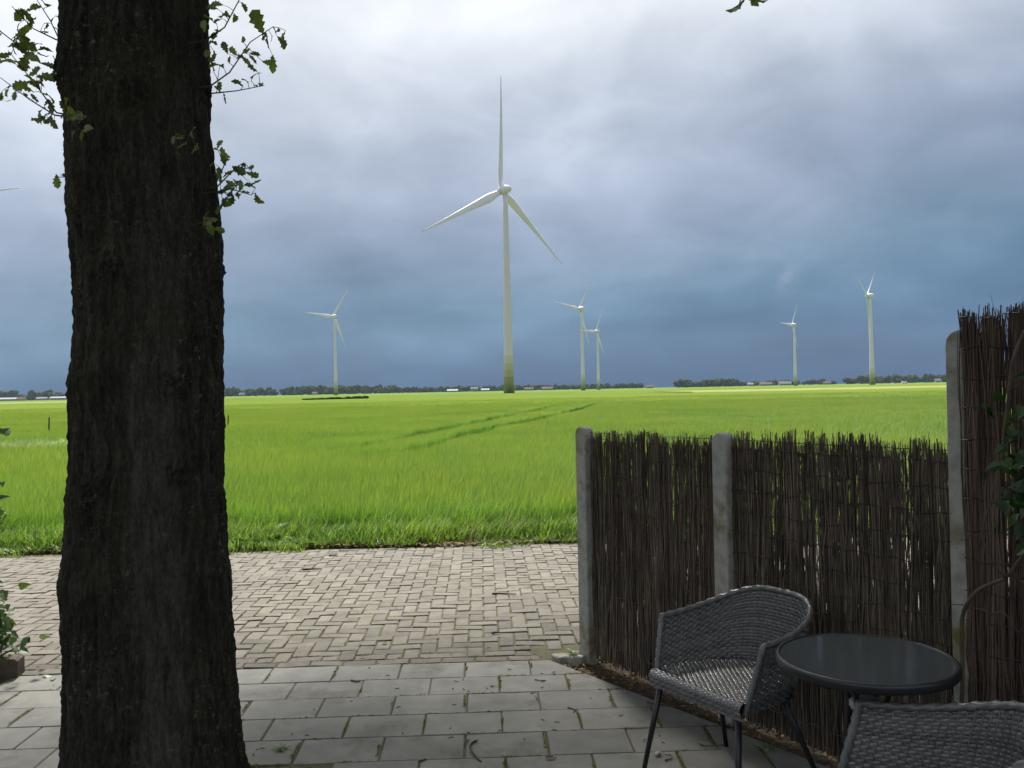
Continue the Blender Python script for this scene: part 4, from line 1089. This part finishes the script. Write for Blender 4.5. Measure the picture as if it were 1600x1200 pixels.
# ================================================================== CLIMBER ON THE TALL SCREEN
cl = empty('climbing_shrub', (1.637, 3.2, 0)); tag(cl, 'climbing shrub with bent pale stems and dark leaves on the tall screen', 'climber')
CO = Vector((1.637, 3.2, 0))
stems = [
 ([(1.64, 3.21, -0.05), (1.636, 3.2, 0.25), (1.637, 3.2, 0.484), (1.643, 3.2, 0.602), (1.644, 3.2, 0.767), (1.643, 3.18, 0.855), (1.657, 3.12, 0.939), (1.694, 3.08, 0.977), (1.719, 3.04, 1.003)], 0.0095, 0.006),
 ([(1.719, 3.04, 1.003), (1.675, 3.05, 1.067), (1.657, 3.06, 1.134), (1.661, 3.07, 1.166), (1.668, 3.06, 1.224), (1.684, 3.05, 1.281), (1.693, 3.05, 1.349)], 0.004, 0.0025),
 ([(1.719, 3.04, 1.003), (1.76, 2.98, 1.12), (1.80, 2.93, 1.30), (1.76, 3.02, 1.42), (1.724, 3.05, 1.416)], 0.006, 0.006),
 ([(1.724, 3.05, 1.416), (1.744, 3.06, 1.539), (1.762, 3.06, 1.663), (1.77, 3.05, 1.765), (1.794, 3.02, 1.864), (1.851, 3.0, 1.973)], 0.008, 0.0065),
 ([(1.661, 3.07, 1.159), (1.64, 3.1, 1.143), (1.629, 3.16, 1.117)], 0.0022, 0.0012),
 ([(1.649, 3.15, 0.874), (1.668, 3.1, 0.881), (1.691, 3.08, 0.868), (1.715, 3.05, 0.882), (1.734, 3.0, 0.832)], 0.0028, 0.0015),
 ([(1.648, 3.17, 0.88), (1.592, 3.2, 0.874), (1.549, 3.22, 0.858)], 0.0022, 0.0008),
 ([(1.762, 3.06, 1.663), (1.80, 2.99, 1.70), (1.86, 2.92, 1.68)], 0.0035, 0.002), ([(1.80, 2.93, 1.30), (1.85, 2.85, 1.30), (1.92, 2.78, 1.26)], 0.004, 0.002)]
for pts_, r0, r1 in stems:
    n = len(pts_); mb = MB()
    P_ = []
    for i in range(n - 1):
        for k in range(3):
            t = k / 3; a = Vector(pts_[max(i - 1, 0)]); b = Vector(pts_[i]); c = Vector(pts_[i + 1]); e_ = Vector(pts_[min(i + 2, n - 1)])
            P_.append(0.5 * ((2 * b) + (c - a) * t + (2 * a - 5 * b + 4 * c - e_) * t * t + (3 * b - a - 3 * c + e_) * t ** 3) - CO)
    P_.append(Vector(pts_[-1]) - CO)
    mb.tube(P_, [r0 + (r1 - r0) * i / (len(P_) - 1) for i in range(len(P_))], 7); mb.build('stem', M['pale_stem'], cl, True)
def ivy_leaf():
    out_ = [(0, 0), (0.22, -0.06), (0.42, 0.12), (0.36, 0.38), (0.22, 0.66), (0, 1.0)]
    mb = MB()
    for x, y in out_: mb.v += [(-x, y, abs(x) * .3 - .12 * y * y), (0, y if y > 0 else 0, -.12 * y * y), (x, y, abs(x) * .3 - .12 * y * y)]
    for i in range(len(out_) - 1):
        a = i * 3; mb.f += [(a, a + 1, a + 4, a + 3), (a + 1, a + 2, a + 5, a + 4)]
    return mb.mesh('climber_leaf', M['ivy'])
IVY = ivy_leaf()
qq = random.Random(8)
def put_leaf(me, parent, origin, p, L, name='leaf', face=(-.5, -.8, .4), spread=.5):
    nrm = Vector(face) + Vector((qq.gauss(0, spread), qq.gauss(0, spread), qq.gauss(0, spread))); nrm.normalize()
    dirv = Vector((qq.gauss(0, .7), qq.gauss(0, .4), qq.gauss(-.5, .6))); dirv = (dirv - nrm * dirv.dot(nrm)).normalized()
    mt = Matrix((dirv.cross(nrm), dirv, nrm)).transposed().to_4x4() @ Matrix.Diagonal((L, L, L, 1)); mt.translation = Vector(p) - origin
    lf = link(name, me, parent); lf.matrix_local = mt
for (cx_, cy_, cz_, sg, n) in ((1.83, 2.93, 1.74, .035, 9), (1.80, 2.95, 1.56, .04, 12), (1.79, 2.95, 1.42, .05, 22), (1.80, 2.94, 1.30, .055, 34), (1.79, 2.94, 1.20, .05, 22), (1.72, 3.02, 1.36, .04, 14), (1.74, 3.0, 1.48, .03, 6), (1.80, 2.92, 1.05, .03, 6), (1.77, 2.98, 0.80, .03, 4), (1.69, 3.06, 1.62, .03, 4), (1.90, 2.8, 1.5, .12, 60), (1.83, 2.90, 1.36, .06, 40), (1.82, 2.91, 1.62, .05, 20), (1.74, 3.0, 1.28, .04, 14)):
    for _ in range(n): put_leaf(IVY, cl, CO, (cx_ + qq.gauss(0, sg), cy_ + qq.gauss(0, sg * .8), cz_ + qq.gauss(0, sg * 1.2)), qq.uniform(0.028, 0.055))

# ================================================================== LEFT SHRUB AND BLOCK EDGE
sb = empty('garden_shrub', (-3.35, 5.30, 0)); tag(sb, 'leafy green shrub growing at the left edge beside the bricks', 'shrub')
SO = Vector((-3.35, 5.30, 0))
for (tx, ty, tz) in ((-3.27, 5.30, .50), (-3.25, 5.32, .28), (-3.30, 5.25, .70), (-3.22, 5.28, 1.05), (-3.24, 5.27, 1.24), (-3.02, 5.34, .22), (-3.15, 5.28, 1.53), (-3.20, 5.28, .42), (-3.40, 5.36, .8)):
    e_ = Vector((tx, ty, tz)) - SO
    mb = MB(); mb.tube([(qq.uniform(-.04, .04), qq.uniform(-.03, .03), -.03), (e_.x * .35 + qq.uniform(-.02, .02), e_.y * .4, e_.z * .45), (e_.x * .8, e_.y * .8, e_.z * .8), tuple(e_)], [.008, .006, .004, .002], 6); mb.build('stem', M['twig'], sb, True)
for (cx_, cy_, cz_, sg, n) in ((-3.27, 5.30, 0.42, .08, 80), (-3.25, 5.30, 0.20, .09, 80), (-3.30, 5.25, 0.62, .09, 40), (-3.22, 5.28, 1.02, .07, 50), (-3.24, 5.28, 1.16, .06, 26), (-3.02, 5.34, 0.20, .03, 7), (-3.15, 5.28, 1.52, .02, 4), (-3.20, 5.28, 0.34, .07, 60)):
    for _ in range(n): put_leaf(IVY, sb, SO, (cx_ + qq.gauss(0, sg * .8), cy_ + qq.gauss(0, sg), max(0.03, cz_ + qq.gauss(0, sg))), qq.uniform(0.04, 0.075), face=(.2, -.5, .8), spread=.6)
for o in sb.children:
    if o.name.startswith('leaf'): o.material_slots[0].link = 'OBJECT'; o.material_slots[0].material = M['shrub']
bl = MB()
slab(bl, [(-3.85, 5.14), (-3.06, 5.30), (-3.085, 5.42), (-3.88, 5.26)], -0.06, 0.115, 0.014)
tag(bl.build('edging_block', M['twig']), 'dark weathered edging block in front of the shrub on the left', 'edging block')

# ================================================================== TABLE AND CHAIRS
TC = (1.185, 2.95); TR = 0.293; TZ = 0.765
tb = empty('bistro_table', (TC[0], TC[1], 0), 0.4); tag(tb, 'round dark glass topped bistro table with black rim', 'table')
mb = MB(); mb.lathe([(TR - .014, TZ - .012), (TR - .014, TZ - 0.001), (TR - .017, TZ)], 72); mb.build('glass_top', M['glass_top'], tb)
rim = MB(); ns = 96
prof = [(TR - .0138, TZ - .02), (TR - .0138, TZ + .0025), (TR - .009, TZ + .004), (TR - .002, TZ + .001), (TR, TZ - .006), (TR, TZ - .022), (TR - .004, TZ - .028), (TR - .012, TZ - .028)]
for r_, z in prof:
    for k in range(ns): rim.v.append((r_ * math.cos(2 * math.pi * k / ns), r_ * math.sin(2 * math.pi * k / ns), z))
for i in range(len(prof)):
    i2 = (i + 1) % len(prof)
    for k in range(ns):
        k2 = (k + 1) % ns; rim.f.append((i * ns + k, i * ns + k2, i2 * ns + k2, i2 * ns + k))
rim.build('rim', M['black_metal'], tb, True)
for k in range(4):
    a = 2 * math.pi * k / 4 + 0.35; l = MB(); c, s = math.cos(a), math.sin(a)
    l.tube([(c * .275, s * .275, TZ - .03), (c * .18, s * .18, TZ - .04), (c * .085, s * .085, TZ - .075), (c * .062, s * .062, TZ - .16), (c * .075, s * .075, .42), (c * .13, s * .13, .2), (c * .23, s * .23, 0.012)], .0105, 10)
    lo = l.build('leg', M['black_metal'], tb, True)
    f = MB(); f.lathe([(.014, 0), (.016, .006), (.013, .02)], 12, (c * .232, s * .232, 0)); f.build('rubber_foot', M['black_metal'], lo, True)
hb = MB(); hb.lathe([(.020, .585), (.05, .59), (.056, .60), (.056, .615), (.048, .622), (.018, .625)], 28); hb.build('hub', M['grey_plastic'], tb, True)

def ribbon(mb, pts, nrms, width_dirs, w):
    o = len(mb.v); n = len(pts)
    for p, nn, wd in zip(pts, nrms, width_dirs):
        mb.v += [tuple(p - wd * w * .5 - nn * .0012), tuple(p - wd * w * .22 + nn * .0008), tuple(p + wd * w * .22 + nn * .0008), tuple(p + wd * w * .5 - nn * .0012)]
    for i in range(n - 1):
        for k in range(3): a = o + i * 4 + k; mb.f.append((a, a + 1, a + 5, a + 4))
ZB = 0.40
def plan(t, v):
    """point of the shell; t round the back from the left arm tip to the right one, v from seat to rim"""
    ph = math.pi * (1 - t); c, s = math.cos(ph), max(0.0, math.sin(ph))
    A = 0.256 + 0.036 * v; B = 0.385 + 0.075 * v; y0 = -0.075 * (1 - v)
    x = math.copysign(abs(c) ** 0.62, c) * A; y = y0 + (B - y0) * s ** 0.80
    zr = 0.668 + 0.098 * s ** 1.9
    return Vector((x, y, ZB + (zr - ZB) * v))
def chair_parts():
    parts = {}
    sh = MB(); NT, NV, SS = 54, 25, 6
    ts = [i / (NT * SS) for i in range(NT * SS + 1)]
    # even out the arc length
    cum = [0]; 
    for i in range(1, len(ts)): cum.append(cum[-1] + (plan(ts[i], .6) - plan(ts[i - 1], .6)).length)
    def t_of(f):
        L = f * cum[-1]; lo = 0
        import bisect
        k = min(max(bisect.bisect_left(cum, L), 1), len(cum) - 1); q = (L - cum[k - 1]) / (cum[k] - cum[k - 1]); return ts[k - 1] + (ts[k] - ts[k - 1]) * q
    tt = [t_of(i / (NT * SS)) for i in range(NT * SS + 1)]
    for k in range(NV):
        v = (k + 0.5) / NV; P_, Nn, Wd = [], [], []
        for i, t in enumerate(tt):
            p = plan(t, v); e = 0.004
            du = plan(min(1, t + e), v) - plan(max(0, t - e), v); dv = plan(t, min(1, v + .02)) - plan(t, max(0, v - .02))
            nn = du.cross(dv).normalized(); wd = dv.normalized()
            P_.append(p + nn * 0.0036 * math.cos(math.pi * i / SS + math.pi * k)); Nn.append(nn); Wd.append(wd)
        hgt = (plan(0.5, 1) - plan(0.5, 0)).length / NV
        ribbon(sh, P_, Nn, Wd, hgt * 0.90)
    for i in range(0, NT + 1):
        t = tt[min(i * SS + SS // 2, len(tt) - 1)]
        sh.tube([plan(t, v / 5) for v in range(6)], 0.0028, 4)
    parts['backrest'] = sh.mesh('backrest', M['wicker'], True)
    # braided rim: down the front edges and round the top
    path = [plan(0, v / 12) for v in range(0, 12)] + [plan(t, 1.0) for t in tt[::2]] + [plan(1, v / 12) for v in range(11, -1, -1)]
    br = MB(); n = 9; o = 0; prev = None; acc = 0
    dense = []
    for i in range(len(path) - 1):
        m_ = max(1, int((path[i + 1] - path[i]).length / 0.005))
        for k in range(m_): dense.append(path[i].lerp(path[i + 1], k / m_))
    dense.append(path[-1])
    for i, p in enumerate(dense):
        t = (dense[min(i + 3, len(dense) - 1)] - dense[max(i - 3, 0)]).normalized()
        u = Vector((0, 0, 1)).cross(t); u = u.normalized() if u.length > .1 else (prev or Vector((1, 0, 0)))
        prev = u; w = t.cross(u); acc = i * 0.005
        for k in range(n):
            a = 2 * math.pi * k / n; r_ = 0.0125 + 0.0030 * math.cos(3 * a + acc * 170)
            br.v.append(tuple(p + (u * math.cos(a) + w * math.sin(a)) * r_))
    for i in range(len(dense) - 1):
        for k in range(n):
            k2 = (k + 1) % n; br.f.append((i * n + k, i * n + k2, (i + 1) * n + k2, (i + 1) * n + k))
    parts['rim'] = br.mesh('rim', M['wicker'], True)
    # seat
    st = MB(); prof = []
    y = 0.375
    while y > -0.085: prof.append((y, 0.452, Vector((0, 0, 1)))); y -= 0.0125
    for i in range(1, 8):
        a = math.pi / 2 * i / 7; prof.append((-0.085 - 0.028 * math.sin(a), 0.424 + 0.028 * math.cos(a), Vector((0, -math.sin(a), math.cos(a)))))
    for i in range(1, 4): prof.append((-0.113 + 0.004 * i, 0.424 - 0.0125 * i, Vector((0, -1, 0))))
    for k, (y, z, nn) in enumerate(prof):
        if y > 0.0: hw = 0.256 * (max(0.0, 1 - ((y + .115) / 0.50) ** 2.5)) ** (1 / 1.6) + 0.01
        else: hw = 0.262
        hw = min(hw, 0.262)
        if hw < .03: continue
        m_ = int(hw * 2 / 0.0045); P_ = []
        wd = Vector((0, nn.z, -nn.y))
        for i in range(m_ + 1):
            x = -hw + 2 * hw * i / m_
            P_.append(Vector((x, y, z)) + nn * 0.0016 * math.cos(math.pi * x / 0.0175 + math.pi * k))
        ribbon(st, P_, [nn] * len(P_), [wd] * len(P_), 0.0118)
    xs = -14.5 * 0.0175
    while xs < 0.265:
        hb_ = 0.36 if abs(xs) < .17 else 0.36 - (abs(xs) - .17) * 1.6
        st.tube([(xs, hb_, .4475), (xs, -.085, .4475), (xs, -.104, .439), (xs, -.107, .40)], 0.0016, 4); xs += 0.0175
    parts['seat'] = st.mesh('seat', M['wicker'], True)
    ap = MB(); ap.box((-.230, -.085, .396), (.230, .24, .440)); parts['seat_frame'] = ap.mesh('seat_frame', M['black_metal'])
    return parts
CH = chair_parts()
LEGM = []
for (x0, y0, x1, y1) in ((-.22, -.075, -.275, -.145), (.22, -.075, .275, -.145), (-.18, .22, -.27, .37), (.18, .22, .27, .37)):
    mb = MB(); mb.tube([(x0, y0, .41), (x1, y1, 0.0)], [.0145, .0105], 12); LEGM.append(mb.mesh('leg', M['black_metal'], True))
def chair(loc, fwd, label):
    # local -y is the front
    f = Vector(fwd).normalized(); rz = math.atan2(f.y, f.x) + math.pi / 2
    o = empty('wicker_armchair', (loc[0], loc[1], 0), rz); tag(o, label, 'chair', 'wicker armchairs by the table')
    for nme in ('backrest', 'rim', 'seat', 'seat_frame'): link(nme, CH[nme], o)
    for m_ in LEGM: link('leg', m_, o)
    return o
chair((0.815, 3.665), (-0.838, -0.545), 'dark woven armchair standing behind the glass table, turned to the left')
chair((0.995, 2.52), (-0.93, 0.36), 'dark woven armchair cut off by the lower right corner, nearest the camera')

# ================================================================== SMALL THINGS ON THE GROUND
def twig(pts, r, label, name='fallen_twig', cat='twig', group='twigs on the paving', mat='twig'):
    mb = MB(); p = [Vector(v) for v in pts]; O = p[0].copy(); O.z = 0
    mb.tube([v - O for v in p], [r * (1 - .5 * i / (len(p) - 1)) for i in range(len(p))], 6)
    o = mb.build(name, M[mat], None, True, (O.x, O.y, 0)); return tag(o, label, cat, group)
zt = 0.006
twig([(-0.205, 4.20, zt), (-0.228, 4.175, zt), (-0.236, 4.13, zt), (-0.222, 4.06, zt + .004), (-0.195, 3.995, zt), (-0.175, 3.96, zt)], .006, 'long curved twig on the slabs near the bottom centre')
twig([(-0.245, 4.21, zt), (-0.262, 4.17, zt), (-0.266, 4.15, zt)], .004, 'short twig just above the long curved twig')
twig([(0.262, 4.605, zt), (0.290, 4.585, zt), (0.302, 4.56, zt), (0.285, 4.535, zt)], .004, 'small hooked twig on the slabs left of the chair')
twig([(0.098, 5.06, zt), (0.13, 5.045, zt), (0.165, 5.045, zt)], .004, 'thin twig on the slabs below the end post')
twig([(-0.985, 5.115, zt), (-0.95, 5.09, zt), (-0.925, 5.085, zt)], .006, 'stubby dark twig on the slabs right of the oak')
twig([(-0.20, 7.20, zt + .004), (-0.14, 7.21, zt + .004), (-0.06, 7.18, zt + .004), (0.0, 7.17, zt + .004)], .008, 'dark stick lying on the bricks left of the end post')
twig([(-2.06, 8.35, zt + .004), (-1.97, 8.37, zt + .004), (-1.88, 8.36, zt + .004)], .010, 'dark stick far back on the bricks right of the oak')
twig([(-1.95, 9.05, zt + .004), (-1.86, 9.06, zt + .004)], .010, 'short stick at the back of the bricks below the verge')
twig([(0.69, 4.66, zt), (0.76, 4.62, zt), (0.86, 4.62, zt), (0.93, 4.61, zt)], .0045, 'forked twig at the soil edge beside the chair front leg')
twig([(0.855, 4.11, zt), (0.87, 4.085, zt), (0.93, 4.08, zt), (0.985, 4.10, zt)], .0045, 'curved dark twig on the slabs under the chair')
twig([(0.66, 3.935, zt), (0.685, 3.945, zt), (0.70, 3.965, zt)], .004, 'short dark twig between the chair front legs')
twig([(-0.46, 3.975, zt), (-0.43, 4.0, zt)], .006, 'stubby twig near the bed of the oak')
twig([(-0.175, 6.03, zt + .004), (-0.15, 6.05, zt + .004), (-0.12, 6.05, zt + .004)], .008, 'small dark twig on the front bricks')
twig([(0.07, 4.83, zt), (0.10, 4.85, zt)], .003, 'tiny pale twig on the slabs', mat='pale_stem')
cb = MB()
for _ in range(70):
    x, y = qq.uniform(-1.3, 0.8), qq.uniform(3.9, 5.4)
    if qq.random() < .35: x, y = qq.uniform(-3, 0.3), qq.uniform(5.5, 8.5)
    a = qq.uniform(0, 6.28); l = qq.uniform(.006, .018)
    cb.tube([(x, y, .006), (x + math.cos(a) * l, y + math.sin(a) * l, .007), (x + math.cos(a + .5) * l * 1.8, y + math.sin(a + .5) * l * 1.8, .005)], .0022, 4)
tag(cb.build('paving_crumbs', M['twig']), 'scattered dark crumbs of bark and catkins on the paving', 'crumbs', kind='stuff')
def dead_leaf(x, y, label, s=0.03):
    me = OAKLEAF
    o = link('fallen_leaf', me, None, (x, y, 0.006), (R_(4), R_(-5), qq.uniform(0, 6)), s); o.material_slots[0].link = 'OBJECT'; o.material_slots[0].material = M['litter']
    return tag(o, label, 'leaf', 'dead leaves on the paving')
dead_leaf(-0.875, 5.83, 'brown dead leaf on the bricks midway', .055); dead_leaf(0.172, 3.985, 'orange brown dead leaf on the slabs at the bottom edge', .055); dead_leaf(-1.02, 5.58, 'small brown leaf near the slab edge', .04)
fe = link('pale_feather', OAKLEAF, None, (0.655, 4.03, 0.008), (R_(8), R_(10), 2.6), .055); fe.material_slots[0].link = 'OBJECT'; fe.material_slots[0].material = M['grey_plastic']; tag(fe, 'small whitish curled leaf between the chair front legs', 'leaf')
for (cx_, cy_, rx, ry, lb, sd) in ((0.285, 5.47, .075, .05, 'pale broken stone flake at the foot of the end post', 1), (0.365, 5.43, .055, .035, 'smaller pale stone flake touching the end post', 2)):
    q = random.Random(sd); poly = [(cx_ + rx * math.cos(2 * math.pi * k / 7) * q.uniform(.8, 1.15), cy_ + ry * math.sin(2 * math.pi * k / 7) * q.uniform(.8, 1.15)) for k in range(7)]
    mb = MB(); slab(mb, poly, -.03, .016 + .006 * sd, .006); tag(mb.build('stone_flake', M['concrete']), lb, 'stone', 'stone flakes by the end post')

def rosette(x, y, z, n, L, label, name='weed', wide=.3, up=.7):
    o = empty(name, (x, y, z)); tag(o, label, 'weed', 'broad leaved weeds')
    for k in range(n):
        mb = MB(); a = 2 * math.pi * k / n + qq.uniform(-.3, .3); l = L * qq.uniform(.7, 1.15); u = up * qq.uniform(.6, 1.2)
        c, s = math.cos(a), math.sin(a)
        for i in range(7):
            t = i / 6; w = l * wide * math.sin(math.pi * min(1, t * .92 + .06)) ** .8 * .5; d_ = l * t * (0.35 + .55 * t); zz_ = l * u * (t - .45 * t * t)
            mb.v += [(c * d_ - s * w, s * d_ + c * w, zz_ + .02 * l * math.sin(t * 9)), (c * d_, s * d_, zz_ - .05 * l * math.sin(math.pi * t)), (c * d_ + s * w, s * d_ - c * w, zz_ + .02 * l * math.cos(t * 8))]
        for i in range(6):
            b = i * 3; mb.f += [(b, b + 1, b + 4, b + 3), (b + 1, b + 2, b + 5, b + 4)]
        mb.build('leaf', M['weed'], o, True)
    return o
rosette(-2.86, 9.82, -.02, 8, .34, 'tall dock weed at the brick edge right of the oak trunk', wide=.36, up=1.0)
rosette(-2.38, 9.72, -.02, 7, .24, 'bright green dock rosette in the verge, second from the oak trunk', wide=.4, up=.8)
rosette(-3.02, 9.75, -.02, 7, .26, 'dock rosette hard against the right side of the oak trunk', wide=.4, up=.9)
rosette(-1.0, 9.80, -.02, 9, .20, 'light green weed in the middle of the verge', wide=.4, up=.9)
rosette(-1.48, 9.82, -.02, 8, .18, 'low green weed in the verge left of the middle', wide=.35, up=.9)
rosette(0.40, 9.75, -.02, 9, .18, 'yellowish weed in the verge just left of the end post', wide=.35, up=.8)
rosette(0.05, 9.78, -.02, 9, .17, 'dark green weed on the verge, left of the yellowish one', wide=.3, up=.8)
rosette(-1.142, 4.155, 0, 6, .06, 'tiny seedling in the slab joint beside the bed of the oak', wide=.4, up=.5)
rosette(1.15, 4.05, -.02, 14, .075, 'tufted weed on the soil under the chair', wide=.12, up=.9)
rosette(0.345, 5.46, 0.03, 8, .06, 'small pale weed growing at the foot of the end post', wide=.4, up=.6)
rosette(-2.83, 5.28, -.02, 7, .09, 'small green weed in front of the edging block', wide=.4, up=.6)

# ================================================================== THE AIR
hz = MB(); hz.box((-2950, -350, -1.1), (2950, 2850, 165))
m, nt, o = new_mat('haze_air')
pv = N(nt, 'ShaderNodeVolumePrincipled'); pv.inputs['Color'].default_value = (0.62, 0.76, 0.95, 1); pv.inputs['Density'].default_value = 0.00004
nt.links.new(pv.outputs[0], o.inputs['Volume'])
tag(hz.build('haze', m), 'thin bluish rain haze over the far fields', 'haze', kind='stuff')
